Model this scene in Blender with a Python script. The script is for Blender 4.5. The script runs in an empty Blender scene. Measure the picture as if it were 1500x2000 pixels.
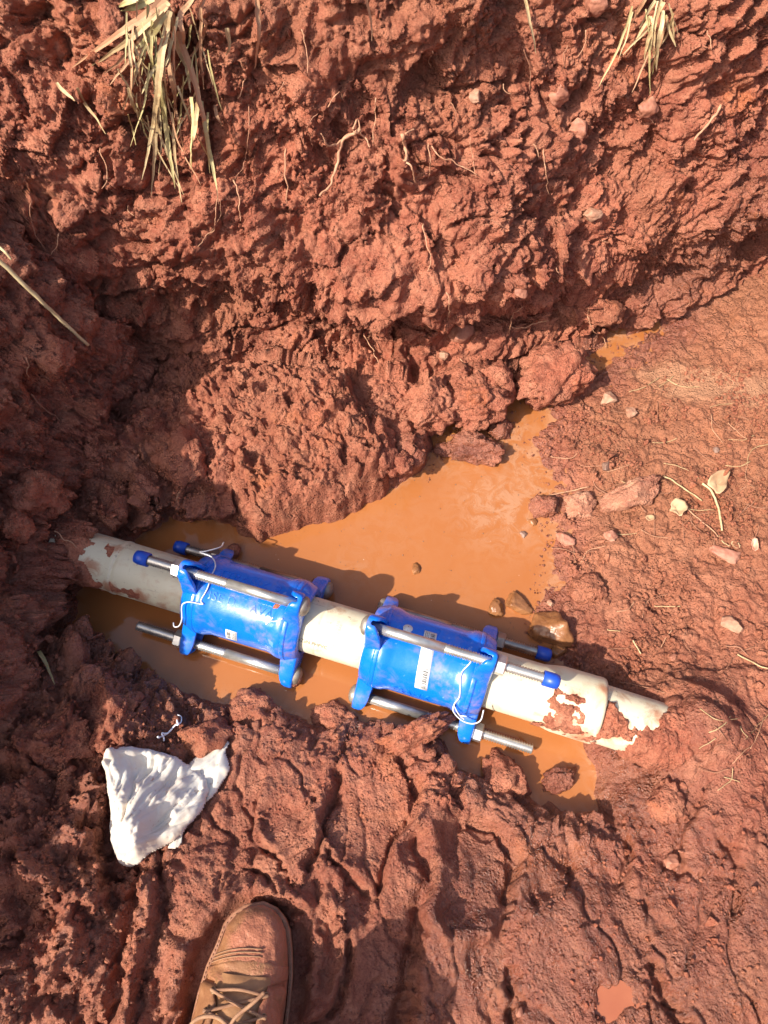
import bpy, bmesh, math, random
import numpy as np
from mathutils import Vector, Matrix

R = math.radians
random.seed(7)
rng = np.random.default_rng(11)
scene = bpy.context.scene
COL = scene.collection

# ------------------------------------------------------------------ camera, sky, sun, exposure
CAM_H = 1.15                     # metres above the water in the pit
PITCH = 62.0                     # degrees below the horizon
FOC = 1386.0                     # focal length in photograph pixels (1500 x 2000)
CT, ST = math.cos(R(PITCH)), math.sin(R(PITCH))
cam_data = bpy.data.cameras.new('camera')
cam = bpy.data.objects.new('camera', cam_data)
COL.objects.link(cam)
cam.location = (0, 0, CAM_H)
cam.rotation_euler = (R(90 - PITCH), 0, 0)
cam_data.sensor_fit = 'VERTICAL'
cam_data.sensor_height = 36.0
cam_data.lens = FOC / 2000 * 36.0
cam_data.clip_start = 0.02
cam_data.clip_end = 200
scene.camera = cam

SUN = Vector((-0.59, -0.43, 0.72)).normalized()      # towards the sun
world = bpy.data.worlds.new('World')
scene.world = world
world.use_nodes = True
wn = world.node_tree
wn.nodes.clear()
sky = wn.nodes.new('ShaderNodeTexSky')
sky.sky_type = 'NISHITA'
sky.sun_disc = False
sky.dust_density = 3.5
sky.sun_elevation = math.asin(SUN.z)
sky.sun_rotation = math.atan2(SUN.x, SUN.y)
bg = wn.nodes.new('ShaderNodeBackground')
bg.inputs['Strength'].default_value = 0.15
wo = wn.nodes.new('ShaderNodeOutputWorld')
wn.links.new(sky.outputs[0], bg.inputs[0])
wn.links.new(bg.outputs[0], wo.inputs[0])
sd = bpy.data.lights.new('sun', 'SUN')
sd.energy = 5.0
sd.angle = R(0.55)
sd.color = (1.0, 0.92, 0.80)
sun = bpy.data.objects.new('sun', sd)
COL.objects.link(sun)
sun.rotation_euler = SUN.to_track_quat('Z', 'Y').to_euler()
sun.location = (-3, -2, 4)
vs = scene.view_settings
vs.view_transform = 'Standard'
vs.look = 'None'
vs.gamma = 1.0
vs.exposure = 0.68
vs.use_curve_mapping = False


# ------------------------------------------------------------------ photograph <-> place
def ray(px, py):
    dx, dy = (px - 750) / FOC, (1000 - py) / FOC
    return np.array([dx, CT + dy * ST, -ST + dy * CT])


def P(px, py, z=0.0):
    r = ray(px, py)
    t = (z - CAM_H) / r[2]
    return np.array([r[0] * t, r[1] * t, z])


def pix(V):
    V = np.asarray(V, float)
    d = V[..., 1] * CT + (CAM_H - V[..., 2]) * ST
    u = V[..., 1] * ST - (CAM_H - V[..., 2]) * CT
    return 750 + FOC * V[..., 0] / d, 1000 - FOC * u / d, d


# ------------------------------------------------------------------ noise
_perm = np.random.default_rng(3).permutation(4096).astype(np.int64)


def hsh(ix, iy, iz, k=0):
    a = _perm[(ix + 131 * k) & 4095]
    a = _perm[(a + iy) & 4095]
    return _perm[(a + iz) & 4095]


_g = np.random.default_rng(5).normal(size=(4096, 3))
_g /= np.linalg.norm(_g, axis=1)[:, None]
_g = _g.astype(np.float32)


def perlin(p, seed=0):
    p = np.asarray(p, np.float32)
    i = np.floor(p).astype(np.int64)
    f = (p - i).astype(np.float32)
    w = f * f * f * (f * (f * 6 - 15) + 10)
    out = np.zeros(len(p), np.float32)
    for dx in (0, 1):
        wx = w[:, 0] if dx else 1 - w[:, 0]
        for dy in (0, 1):
            wy = w[:, 1] if dy else 1 - w[:, 1]
            for dz in (0, 1):
                wz = w[:, 2] if dz else 1 - w[:, 2]
                g = _g[hsh(i[:, 0] + dx, i[:, 1] + dy, i[:, 2] + dz, seed)]
                dot = g[:, 0] * (f[:, 0] - dx) + g[:, 1] * (f[:, 1] - dy) + g[:, 2] * (f[:, 2] - dz)
                out += wx * wy * wz * dot
    return out * 1.6


def fbm(p, octaves=3, seed=0, gain=0.5):
    o, a = np.zeros(len(p), np.float32), 1.0
    q = np.asarray(p, np.float32)
    for k in range(octaves):
        o += a * perlin(q, seed + k)
        q = q * 2.03 + 7.1
        a *= gain
    return o


_j = np.random.default_rng(9).random((4096, 3)).astype(np.float32)


def worley(p, seed=0, second=False):
    """distance to the nearest jittered cell point (and cell id)"""
    p = np.asarray(p, np.float32)
    n = len(p)
    D1 = np.full(n, 9.0, np.float32)
    D2 = np.full(n, 9.0, np.float32)
    ID = np.zeros(n, np.int64)
    for a in range(0, n, 120000):
        q = p[a:a + 120000]
        i = np.floor(q).astype(np.int64)
        f = q - i
        d1 = np.full(len(q), 9.0, np.float32)
        d2 = d1.copy()
        cid = np.zeros(len(q), np.int64)
        for dx in (-1, 0, 1):
            for dy in (-1, 0, 1):
                for dz in (-1, 0, 1):
                    h = hsh(i[:, 0] + dx, i[:, 1] + dy, i[:, 2] + dz, seed)
                    j = _j[h]
                    e = (j[:, 0] + dx - f[:, 0]) ** 2 + (j[:, 1] + dy - f[:, 1]) ** 2 + (j[:, 2] + dz - f[:, 2]) ** 2
                    m = e < d1
                    d2 = np.where(m, d1, np.minimum(d2, e))
                    cid = np.where(m, h, cid)
                    d1 = np.where(m, e, d1)
        D1[a:a + 120000] = np.sqrt(d1)
        D2[a:a + 120000] = np.sqrt(d2)
        ID[a:a + 120000] = cid
    if second:
        return D1, D2, ID
    return D1, ID


_dir = np.random.default_rng(15).normal(size=(4096, 3)).astype(np.float32)
_dir /= np.linalg.norm(_dir, axis=1)[:, None]


def facet(p, seed=0):
    """broken planes: every cell is a flat face with its own tilt and height"""
    p = np.asarray(p, np.float32)
    out = np.zeros(len(p), np.float32)
    for a in range(0, len(p), 120000):
        q = p[a:a + 120000]
        i = np.floor(q).astype(np.int64)
        f = q - i
        d1 = np.full(len(q), 9.0, np.float32)
        val = np.zeros(len(q), np.float32)
        for dx in (-1, 0, 1):
            for dy in (-1, 0, 1):
                for dz in (-1, 0, 1):
                    h = hsh(i[:, 0] + dx, i[:, 1] + dy, i[:, 2] + dz, seed)
                    j = _j[h]
                    o0, o1, o2 = f[:, 0] - j[:, 0] - dx, f[:, 1] - j[:, 1] - dy, f[:, 2] - j[:, 2] - dz
                    e = o0 * o0 + o1 * o1 + o2 * o2
                    m = e < d1
                    g = _dir[h]
                    val = np.where(m, o0 * g[:, 0] + o1 * g[:, 1] + o2 * g[:, 2] + (j[:, 1] - .5) * .5, val)
                    d1 = np.where(m, e, d1)
        out[a:a + 120000] = val
    return out


def sstep(a, b, x):
    t = np.clip((x - a) / (b - a), 0, 1)
    return t * t * (3 - 2 * t)


def seg_dist(X, Y, pts):
    """distance to a polyline and side (+1 left of travel)"""
    best = np.full(X.shape, 1e9)
    side = np.zeros(X.shape)
    for (x0, y0), (x1, y1) in zip(pts[:-1], pts[1:]):
        vx, vy = x1 - x0, y1 - y0
        L2 = vx * vx + vy * vy + 1e-12
        t = np.clip(((X - x0) * vx + (Y - y0) * vy) / L2, 0, 1)
        ex, ey = X - x0 - t * vx, Y - y0 - t * vy
        d = ex * ex + ey * ey
        m = d < best
        best = np.where(m, d, best)
        side = np.where(m, np.sign(vx * ey - vy * ex), side)
    return np.sqrt(best), side


def poly_sdf(X, Y, pts):
    """signed distance, negative inside"""
    pts = [tuple(p[:2]) for p in pts]
    d, _ = seg_dist(X, Y, pts + [pts[0]])
    ins = np.zeros(X.shape, bool)
    for (x0, y0), (x1, y1) in zip(pts, pts[1:] + pts[:1]):
        c = ((y0 > Y) != (y1 > Y)) & (X < (x1 - x0) * (Y - y0) / (y1 - y0 + 1e-15) + x0)
        ins ^= c
    return np.where(ins, -d, d)


def smooth_loop(pts, n=3):
    """Chaikin corner cutting"""
    for _ in range(n):
        q = []
        for a, b in zip(pts, pts[1:] + pts[:1]):
            a, b = np.asarray(a, float), np.asarray(b, float)
            q += [a * .75 + b * .25, a * .25 + b * .75]
        pts = q
    return pts


# ------------------------------------------------------------------ object helpers
def tag(o, label=None, cat=None, group=None, kind=None):
    if label: o['label'] = label
    if cat: o['category'] = cat
    if group: o['group'] = group
    if kind: o['kind'] = kind
    return o


def link(name, me, mat=None, parent=None):
    o = bpy.data.objects.new(name, me)
    COL.objects.link(o)
    if mat is not None and me is not None and not me.materials:
        me.materials.append(mat)
    if parent is not None:
        o.parent = parent
    return o


def mesh(name, verts, faces, mat=None, parent=None, smooth=True):
    me = bpy.data.meshes.new(name)
    me.from_pydata([tuple(map(float, v)) for v in verts], [], [tuple(map(int, f)) for f in faces])
    me.update()
    if smooth:
        me.polygons.foreach_set('use_smooth', [True] * len(me.polygons))
    return link(name, me, mat, parent)


def from_bm(name, bm, mat=None, parent=None, smooth=True):
    me = bpy.data.meshes.new(name)
    bmesh.ops.recalc_face_normals(bm, faces=bm.faces)
    bm.to_mesh(me)
    bm.free()
    if smooth:
        me.polygons.foreach_set('use_smooth', [True] * len(me.polygons))
    return link(name, me, mat, parent)


def grid_mesh(name, V, nr, nc, mat, parent=None, mask=None):
    """V: (nr*nc,3) numpy; quads; fast path"""
    idx = np.arange(nr * nc).reshape(nr, nc)
    q = np.stack([idx[:-1, :-1], idx[:-1, 1:], idx[1:, 1:], idx[1:, :-1]], -1).reshape(-1, 4)
    if mask is not None:
        q = q[mask.reshape(-1)]
        used = np.unique(q)
        re = np.full(nr * nc, -1)
        re[used] = np.arange(len(used))
        q = re[q]
        V = V[used]
    me = bpy.data.meshes.new(name)
    me.vertices.add(len(V))
    me.vertices.foreach_set('co', V.astype(np.float32).ravel())
    me.loops.add(len(q) * 4)
    me.loops.foreach_set('vertex_index', q.astype(np.int32).ravel())
    me.polygons.add(len(q))
    me.polygons.foreach_set('loop_start', np.arange(0, len(q) * 4, 4, dtype=np.int32))
    me.polygons.foreach_set('use_smooth', np.ones(len(q), bool))
    me.update(calc_edges=True)
    me.validate()
    return link(name, me, mat, parent)


def empty(name, loc=(0, 0, 0)):
    o = bpy.data.objects.new(name, None)
    o.empty_display_size = .02
    COL.objects.link(o)
    o.location = loc
    return o


def tube_geo(pts, rad, seg=7, cap=True):
    pts = [Vector(p) for p in pts]
    n = len(pts)
    if not hasattr(rad, '__len__'):
        rad = [rad] * n
    verts, faces = [], []
    up = None
    for i, p in enumerate(pts):
        t = (pts[min(i + 1, n - 1)] - pts[max(i - 1, 0)])
        if t.length < 1e-9: t = Vector((1, 0, 0))
        t.normalize()
        if up is None:
            up = t.orthogonal().normalized()
        up = (up - t * up.dot(t))
        if up.length < 1e-6: up = t.orthogonal()
        up.normalize()
        s = t.cross(up)
        for k in range(seg):
            a = 2 * math.pi * k / seg
            verts.append(p + (up * math.cos(a) + s * math.sin(a)) * rad[i])
    for i in range(n - 1):
        for k in range(seg):
            a, b = i * seg + k, i * seg + (k + 1) % seg
            faces.append((a, b, b + seg, a + seg))
    if cap:
        faces.append(tuple(range(seg))[::-1])
        faces.append(tuple(range((n - 1) * seg, n * seg)))
    return verts, faces


def spline(pts, n=6):
    """Catmull-Rom through points"""
    pts = [np.asarray(p, float) for p in pts]
    if len(pts) < 3:
        return [pts[0] + (pts[-1] - pts[0]) * k / (n * 2) for k in range(n * 2 + 1)]
    ext = [2 * pts[0] - pts[1]] + pts + [2 * pts[-1] - pts[-2]]
    out = []
    for i in range(1, len(ext) - 2):
        p0, p1, p2, p3 = ext[i - 1:i + 3]
        for k in range(n):
            t = k / n
            out.append(.5 * ((2 * p1) + (-p0 + p2) * t + (2 * p0 - 5 * p1 + 4 * p2 - p3) * t * t + (-p0 + 3 * p1 - 3 * p2 + p3) * t ** 3))
    out.append(pts[-1])
    return out


def merge(geos):
    V, F = [], []
    for v, f in geos:
        o = len(V)
        V += list(v)
        F += [tuple(i + o for i in q) for q in f]
    return V, F


def lathe_geo(prof, seg=48, closed=False):
    """profile (x, r) turned round local X"""
    V, F = [], []
    for x, r in prof:
        for k in range(seg):
            a = 2 * math.pi * k / seg
            V.append((x, r * math.cos(a), r * math.sin(a)))
    n = len(prof)
    for i in range(n if closed else n - 1):
        for k in range(seg):
            a, b = i * seg + k, i * seg + (k + 1) % seg
            c, d = ((i + 1) % n) * seg + (k + 1) % seg, ((i + 1) % n) * seg + k
            F.append((a, b, c, d))
    return V, F


def ico(sub):
    bm = bmesh.new()
    bmesh.ops.create_icosphere(bm, subdivisions=sub, radius=1.0)
    bm.verts.ensure_lookup_table()
    V = np.array([v.co[:] for v in bm.verts], np.float32)
    F = [tuple(v.index for v in f.verts) for f in bm.faces]
    bm.free()
    return V, F


ICO = {s: ico(s) for s in (1, 2, 3, 4, 5)}


# ------------------------------------------------------------------ materials
def nmat(name):
    m = bpy.data.materials.new(name)
    m.use_nodes = True
    nt = m.node_tree
    b = nt.nodes['Principled BSDF']
    return m, nt, b


class NB:
    """small node-building helper"""
    def __init__(s, nt): s.nt = nt; s.N = nt.nodes; s.L = nt.links

    def set(s, sock, v):
        if hasattr(v, 'is_output') or isinstance(v, bpy.types.NodeSocket):
            s.L.new(v, sock)
        else:
            sock.default_value = v

    def noise(s, vec, scale, detail=4, rough=.55, dist=0):
        n = s.N.new('ShaderNodeTexNoise')
        if vec is not None: s.L.new(vec, n.inputs['Vector'])
        n.inputs['Scale'].default_value = scale
        n.inputs['Detail'].default_value = detail
        n.inputs['Roughness'].default_value = rough
        n.inputs['Distortion'].default_value = dist
        return n.outputs['Fac']

    def voro(s, vec, scale, feature='F1'):
        n = s.N.new('ShaderNodeTexVoronoi')
        n.feature = feature
        if vec is not None: s.L.new(vec, n.inputs['Vector'])
        n.inputs['Scale'].default_value = scale
        return n.outputs['Distance']

    def ramp(s, fac, stops, interp='LINEAR'):
        n = s.N.new('ShaderNodeValToRGB')
        cr = n.color_ramp
        cr.interpolation = interp
        while len(cr.elements) < len(stops): cr.elements.new(0.5)
        for e, (p, c) in zip(cr.elements, stops):
            e.position = p
            e.color = (c, c, c, 1) if not hasattr(c, '__len__') else (*c[:3], 1)
        s.L.new(fac, n.inputs[0])
        return n.outputs[0]

    def mix(s, fac, a, b, mode='MIX'):
        n = s.N.new('ShaderNodeMix')
        n.data_type = 'RGBA'
        n.blend_type = mode
        s.set(n.inputs[0], fac)
        for sock, v in ((n.inputs[6], a), (n.inputs[7], b)):
            if isinstance(v, tuple): v = (*v[:3], 1)
            s.set(sock, v)
        return n.outputs[2]

    def math(s, op, a, b=0.0, clamp=False):
        n = s.N.new('ShaderNodeMath')
        n.operation = op
        n.use_clamp = clamp
        s.set(n.inputs[0], a)
        s.set(n.inputs[1], b)
        return n.outputs[0]

    def bump(s, h, strength, dist, normal=None):
        n = s.N.new('ShaderNodeBump')
        n.inputs['Strength'].default_value = strength
        n.inputs['Distance'].default_value = dist
        s.L.new(h, n.inputs['Height'])
        if normal is not None: s.L.new(normal, n.inputs['Normal'])
        return n.outputs[0]

    def attr(s, name):
        n = s.N.new('ShaderNodeAttribute')
        n.attribute_name = name
        return n.outputs['Fac']

    def coord(s, kind='Object'):
        n = s.N.new('ShaderNodeTexCoord')
        return n.outputs[kind]

    def pos(s):
        return s.N.new('ShaderNodeNewGeometry').outputs['Position']


def soil_material(name, tint=(1, 1, 1), wet0=0.0, dry0=0.0):
    m, nt, b = nmat(name)
    n = NB(nt)
    p = n.pos()
    big = n.noise(p, 5.5, 5, .6)
    mid = n.noise(p, 26, 6, .62)
    fine = n.noise(p, 230, 5, .65)
    dark = tuple(a * t for a, t in zip((.205, .050, .029), tint))
    base = tuple(a * t for a, t in zip((.385, .113, .062), tint))
    pale = tuple(a * t for a, t in zip((.53, .220, .130), tint))
    c = n.mix(n.ramp(big, [(.36, 0), (.66, 1)]), dark, base)
    c = n.mix(n.math('MULTIPLY', n.ramp(mid, [(.45, 0), (.72, 1)]), .75), c, pale)
    zone = n.noise(p, 2.6, 4, .6, .3)
    c = n.mix(n.math('MULTIPLY', n.ramp(zone, [(.50, 0), (.64, 1)]), .7), c, n.mix(mid, tuple(a * t for a, t in zip((.215, .068, .034), tint)), tuple(a * t for a, t in zip((.33, .120, .064), tint))))
    c = n.mix(n.math('MULTIPLY', n.ramp(zone, [(.34, 1), (.48, 0)]), .55), c, n.mix(mid, tuple(a * t for a, t in zip((.43, .142, .078), tint)), tuple(a * t for a, t in zip((.58, .245, .145), tint))))
    orange = n.ramp(n.noise(p, 9, 4, .6, .4), [(.60, 0), (.74, 1)])
    c = n.mix(n.math('MULTIPLY', orange, .45), c, (.52, .145, .038))
    c = n.mix(n.math('MULTIPLY', n.ramp(fine, [(.42, 0), (.70, 1)]), .45), c, pale)
    c = n.mix(n.math('MULTIPLY', n.ramp(n.noise(p, 120, 3), [(.30, 1), (.42, 0)]), .5), c, dark)
    dry = n.math('ADD', n.attr('dry'), dry0, True)
    dryc = n.mix(mid, (.28, .106, .050), (.37, .162, .082))
    c = n.mix(n.math('MULTIPLY', dry, .7), c, dryc)
    c = n.mix(n.math('MULTIPLY', n.attr('sand'), .8), c, n.mix(mid, (.42, .195, .105), (.50, .265, .15)))
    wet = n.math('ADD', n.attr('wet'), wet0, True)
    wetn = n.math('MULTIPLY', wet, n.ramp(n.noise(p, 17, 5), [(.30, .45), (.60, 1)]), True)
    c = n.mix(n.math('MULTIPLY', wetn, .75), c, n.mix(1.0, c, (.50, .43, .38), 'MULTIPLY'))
    # tiny pale grains
    gr = n.ramp(n.voro(p, 210), [(.05, 1), (.11, 0)])
    gr = n.math('MULTIPLY', gr, n.ramp(n.noise(p, 60, 2), [(.60, 0), (.66, 1)]))
    c = n.mix(n.math('MULTIPLY', gr, .5), c, (.62, .38, .27))
    nt.links.new(c, b.inputs['Base Color'])
    rgh = n.math('SUBTRACT', n.ramp(n.noise(p, 55, 4), [(.3, .62), (.7, .95)]), n.math('MULTIPLY', wetn, .50))
    nt.links.new(rgh, b.inputs['Roughness'])
    nt.links.new(n.math('ADD', .35, n.math('MULTIPLY', wetn, .45)), b.inputs['Specular IOR Level'])
    nb = n.bump(n.noise(p, 95, 7, .68), .8, .012)
    vr = n.ramp(n.voro(p, 190), [(.0, 1), (.55, 0)], 'EASE')
    nb = n.bump(n.math('MULTIPLY', vr, n.ramp(n.noise(p, 30, 4), [(.40, 0), (.60, 1)])), .8, .005, nb)
    nb = n.bump(fine, .6, .005, nb)
    nt.links.new(nb, b.inputs['Normal'])
    return m


def simple(name, col, rough=.5, metal=0.0, spec=.5):
    m, nt, b = nmat(name)
    b.inputs['Base Color'].default_value = (*col, 1)
    b.inputs['Roughness'].default_value = rough
    b.inputs['Metallic'].default_value = metal
    b.inputs['Specular IOR Level'].default_value = spec
    return m


def grainy(name, c1, c2, scale=40, rough=(.5, .8), bump=.3, bscale=120, bdist=.002, metal=0.0, coord='Object'):
    m, nt, b = nmat(name)
    n = NB(nt)
    p = n.coord(coord)
    f = n.noise(p, scale, 6, .6)
    nt.links.new(n.mix(n.ramp(f, [(.35, 0), (.68, 1)]), c1, c2), b.inputs['Base Color'])
    nt.links.new(n.ramp(n.noise(p, scale * .7, 3), [(.3, rough[0]), (.7, rough[1])]), b.inputs['Roughness'])
    b.inputs['Metallic'].default_value = metal
    nt.links.new(n.bump(n.noise(p, bscale, 5), bump, bdist), b.inputs['Normal'])
    return m


M = {}
M['soil'] = soil_material('red_earth')
M['soil_wet'] = soil_material('wet_red_earth', wet0=.8)
M['soil_pink'] = soil_material('pinkish_earth', tint=(1.2, 1.5, 1.6))
M['soil_dry'] = soil_material('dry_red_earth', dry0=.35)
M['mud'] = soil_material('mud_smear', tint=(1.25, 1.3, 1.3), dry0=.15)


def blue_material():
    m, nt, b = nmat('blue_epoxy_coating')
    n = NB(nt)
    p = n.coord()
    c = n.mix(n.noise(p, 14, 4), (.002, .125, .64), (.003, .185, .82))
    drop = n.ramp(n.noise(p, 60, 3, .5), [(.67, 0), (.71, 1)])
    c = n.mix(n.math('MULTIPLY', drop, .35), c, (.30, .48, .80))
    film = n.math('MULTIPLY', n.ramp(n.noise(p, 9, 5, .6, .6), [(.47, 0), (.66, 1)]), n.ramp(n.noise(p, 110, 5), [(.38, 0), (.62, 1)]))
    c = n.mix(n.math('MULTIPLY', film, .7), c, (.40, .21, .18))
    nt.links.new(c, b.inputs['Base Color'])
    r = n.ramp(n.noise(p, 30, 4), [(.35, .16), (.7, .42)])
    nt.links.new(n.math('ADD', r, n.math('MULTIPLY', film, .4)), b.inputs['Roughness'])
    b.inputs['Coat Weight'].default_value = .35
    b.inputs['Coat Roughness'].default_value = .12
    nt.links.new(n.bump(n.noise(p, 120, 4), .25, .0012), b.inputs['Normal'])
    return m


def pvc_material():
    m, nt, b = nmat('cream_plastic_pipe')
    n = NB(nt)
    p = n.coord()
    c = n.mix(n.noise(p, 8, 4), (.62, .55, .38), (.72, .66, .49))
    st = n.ramp(n.noise(p, 16, 7, .7, .5), [(.50, 0), (.68, 1)])
    c = n.mix(n.math('MULTIPLY', st, .6), c, (.52, .30, .15))
    sp = n.ramp(n.noise(p, 95, 5, .7), [(.63, 0), (.70, 1)])
    c = n.mix(n.math('MULTIPLY', sp, .75), c, (.17, .11, .07))
    c = n.mix(n.math('MULTIPLY', n.ramp(n.math('ADD', n.attr('dirt'), n.math('MULTIPLY', n.math('SUBTRACT', n.noise(p, 30, 7, .72, .6), .5), 1.5)), [(.45, 0), (.80, 1)]), .85), c, n.mix(n.noise(p, 90, 5), (.44, .20, .10), (.36, .125, .06)))
    mp = n.N.new('ShaderNodeMapping')
    mp.inputs['Scale'].default_value = (14, 160, 160)
    n.L.new(p, mp.inputs[0])
    scr = n.ramp(n.noise(mp.outputs[0], 1.5, 4, .6), [(.64, 0), (.70, 1)])
    c = n.mix(n.math('MULTIPLY', scr, .4), c, (.35, .27, .2))
    nt.links.new(c, b.inputs['Base Color'])
    nt.links.new(n.ramp(n.noise(p, 25, 4), [(.3, .32), (.7, .62)]), b.inputs['Roughness'])
    nt.links.new(n.bump(n.noise(p, 140, 5), .25, .001), b.inputs['Normal'])
    return m


def water_material():
    m, nt, b = nmat('muddy_water')
    n = NB(nt)
    p = n.pos()
    c = n.mix(n.noise(p, 3.5, 4, .6, .5), (.31, .102, .029), (.385, .146, .047))
    scum = n.attr('scum')
    web = n.ramp(n.noise(p, 34, 7, .70, .9), [(.42, 0), (.58, 1)])
    sc = n.math('MULTIPLY', scum, web, True)
    c = n.mix(n.math('MULTIPLY', sc, .7), c, (.40, .22, .13))
    spk = n.ramp(n.voro(p, 95), [(.06, 1), (.10, 0)])
    spk = n.math('MULTIPLY', spk, n.ramp(n.noise(p, 22, 3), [(.56, 0), (.62, 1)]))
    c = n.mix(n.math('MULTIPLY', spk, .7), c, (.20, .075, .03))
    bub = n.ramp(n.voro(n.math('ADD', 0, 0) if False else p, 61), [(.045, 1), (.07, 0)])
    bub = n.math('MULTIPLY', bub, n.ramp(n.noise(p, 13, 3), [(.55, 0), (.62, 1)]))
    c = n.mix(n.math('MULTIPLY', bub, .6), c, (.75, .52, .38))
    nt.links.new(c, b.inputs['Base Color'])
    nt.links.new(n.math('ADD', .035, n.math('MULTIPLY', sc, .45)), b.inputs['Roughness'])
    b.inputs['IOR'].default_value = 1.33
    b.inputs['Specular IOR Level'].default_value = .85
    nb = n.bump(n.noise(p, 14, 2), .05, .004)
    nb = n.bump(sc, .25, .0015, nb)
    nt.links.new(nb, b.inputs['Normal'])
    return m


M['puddle'] = grainy('muddy_puddle', (.30, .095, .048), (.35, .12, .06), 20, (.10, .22), .05, 40, .001)
M['blue'] = blue_material()
M['pvc'] = pvc_material()
M['water'] = water_material()
M['cap'] = grainy('blue_plastic_cap', (.010, .060, .42), (.014, .085, .52), 30, (.3, .5), .1)
M['steel'] = grainy('steel_rod', (.46, .44, .41), (.62, .60, .56), 50, (.26, .45), .15, 200, .0008, metal=.75)
M['darksteel'] = grainy('muddy_steel_rod', (.30, .27, .24), (.48, .45, .41), 45, (.3, .5), .2, 200, .0008, metal=.85)
M['zinc'] = grainy('zinc_nut', (.55, .55, .54), (.72, .72, .71), 60, (.25, .45), .1, 200, .0005, metal=.9)
M['brass'] = grainy('dulled_bolt_head', (.22, .18, .14), (.38, .34, .30), 60, (.4, .65), .4, 200, .001, metal=.5)
M['wire'] = simple('white_wire', (.66, .66, .68), .45)
M['paper'] = simple('white_sticker', (.74, .74, .72), .5)
M['ink'] = simple('black_ink', (.035, .035, .038), .6)
M['inkgrey'] = simple('grey_ink', (.25, .25, .26), .6)
M['gold'] = simple('gold_ink', (.42, .27, .07), .5)
M['straw'] = grainy('dry_straw', (.34, .22, .105), (.54, .40, .21), 60, (.5, .75), .3, 200, .0008)
M['straw_pale'] = grainy('pale_straw', (.42, .31, .16), (.56, .45, .25), 60, (.45, .7), .2, 200, .0006)
M['green'] = grainy('fading_green_blade', (.30, .24, .09), (.48, .39, .19), 50, (.5, .7), .3, 200, .0008)
M['muddy_blade'] = grainy('mud_coated_blade', (.40, .19, .10), (.48, .28, .15), 50, (.6, .85), .5, 200, .0012)
M['root'] = grainy('pale_root', (.38, .18, .10), (.52, .29, .17), 70, (.6, .85), .5, 220, .001)
M['root_dark'] = grainy('brown_root', (.24, .10, .055), (.36, .17, .10), 70, (.6, .9), .5, 220, .001)
M['stone'] = grainy('red_stone', (.24, .085, .05), (.42, .18, .11), 60, (.55, .85), .6, 140, .002)
M['stone_pale'] = grainy('pale_stone', (.30, .13, .075), (.44, .26, .17), 70, (.6, .85), .6, 140, .002)
M['stone_pink'] = grainy('pink_stone', (.32, .115, .07), (.47, .23, .155), 50, (.5, .8), .6, 140, .002)
M['stone_wet'] = grainy('wet_brown_stone', (.19, .075, .028), (.36, .16, .065), 26, (.16, .42), .7, 120, .003)
M['grit'] = grainy('grey_grit', (.19, .10, .07), (.30, .20, .155), 60, (.4, .8), .5, 140, .002)
M['leaf'] = grainy('dry_leaf', (.40, .24, .13), (.54, .37, .21), 30, (.55, .75), .4, 120, .001)
M['leaf_pink'] = grainy('pinkish_dry_leaf', (.52, .24, .16), (.66, .38, .27), 26, (.5, .7), .4, 120, .001)
M['twig'] = grainy('dark_twig', (.13, .075, .045), (.26, .16, .10), 60, (.5, .8), .5, 200, .001)
M['cotton'] = simple('white_cotton', (.74, .75, .80), .8)

# ------------------------------------------------------------------ the pit: ground sheet and trench wall
def W2(pts, z=0.0):
    return [tuple(P(a, b, z)[:2]) for a, b in pts]


POOL = W2([(143, 1165), (146, 1215), (190, 1262), (258, 1312), (326, 1350), (416, 1372), (470, 1368), (512, 1374),
           (562, 1388), (622, 1420), (662, 1402), (700, 1412), (760, 1420), (832, 1432), (866, 1450), (874, 1488), (920, 1520),
           (966, 1522), (1012, 1530), (1034, 1560), (1080, 1584), (1124, 1596), (1172, 1596), (1164, 1520), (1146, 1465),
           (1128, 1420), (1122, 1345), (1100, 1290), (1084, 1262), (1060, 1240), (1052, 1195), (1072, 1150), (1080, 1100), (1088, 1042), (1070, 1000),
           (1084, 952), (1062, 902), (1040, 862), (1080, 822), (1064, 792), (1040, 752), (1022, 732), (1006, 756), (974, 798),
           (984, 826), (940, 826), (884, 826), (836, 852), (842, 880), (828, 912), (800, 932), (768, 952), (700, 962),
           (640, 982), (560, 1008), (500, 1034), (468, 1024), (402, 1018), (332, 1010), (290, 1030), (262, 1056), (235, 1080), (180, 1110)])
POOL2 = W2([(1098, 686), (1150, 694), (1192, 668), (1262, 636), (1300, 618), (1290, 640), (1210, 692), (1176, 730), (1140, 735), (1112, 716)])
PUD = W2([(1156, 1920), (1196, 1914), (1262, 1958), (1222, 1972), (1184, 1992), (1160, 1985)], .10)

CPTS = [(500, 1480, .070), (620, 1430, .055), (760, 1440, .060), (700, 1520, .085), (920, 1570, .075), (600, 1700, .115), (900, 1800, .115), (300, 1800, .125),
        (600, 1990, .130), (1100, 1900, .110), (1400, 1900, .110), (1400, 1650, .100), (1250, 1600, .065), (1400, 1450, .070),
        (1220, 1500, .035), (1150, 1330, .022), (1300, 1300, .040), (1450, 1350, .060), (1200, 1100, .025), (1400, 1100, .050), (1130, 950, .022),
        (1350, 900, .050), (1480, 800, .085), (1250, 750, .045), (1450, 680, .090), (1350, 640, .070), (1110, 730, .012), (1180, 640, .03),
        (600, 850, .055), (850, 790, .040), (400, 950, .060), (250, 990, .085), (300, 850, .115), (500, 740, .100), (750, 740, .060),
        (1000, 710, .030), (100, 1200, .105), (100, 1400, .130), (250, 1390, .075), (340, 1420, .060), (280, 1550, .090), (140, 1100, .10), (60, 1900, .15), (60, 1700, .16)]
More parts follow.
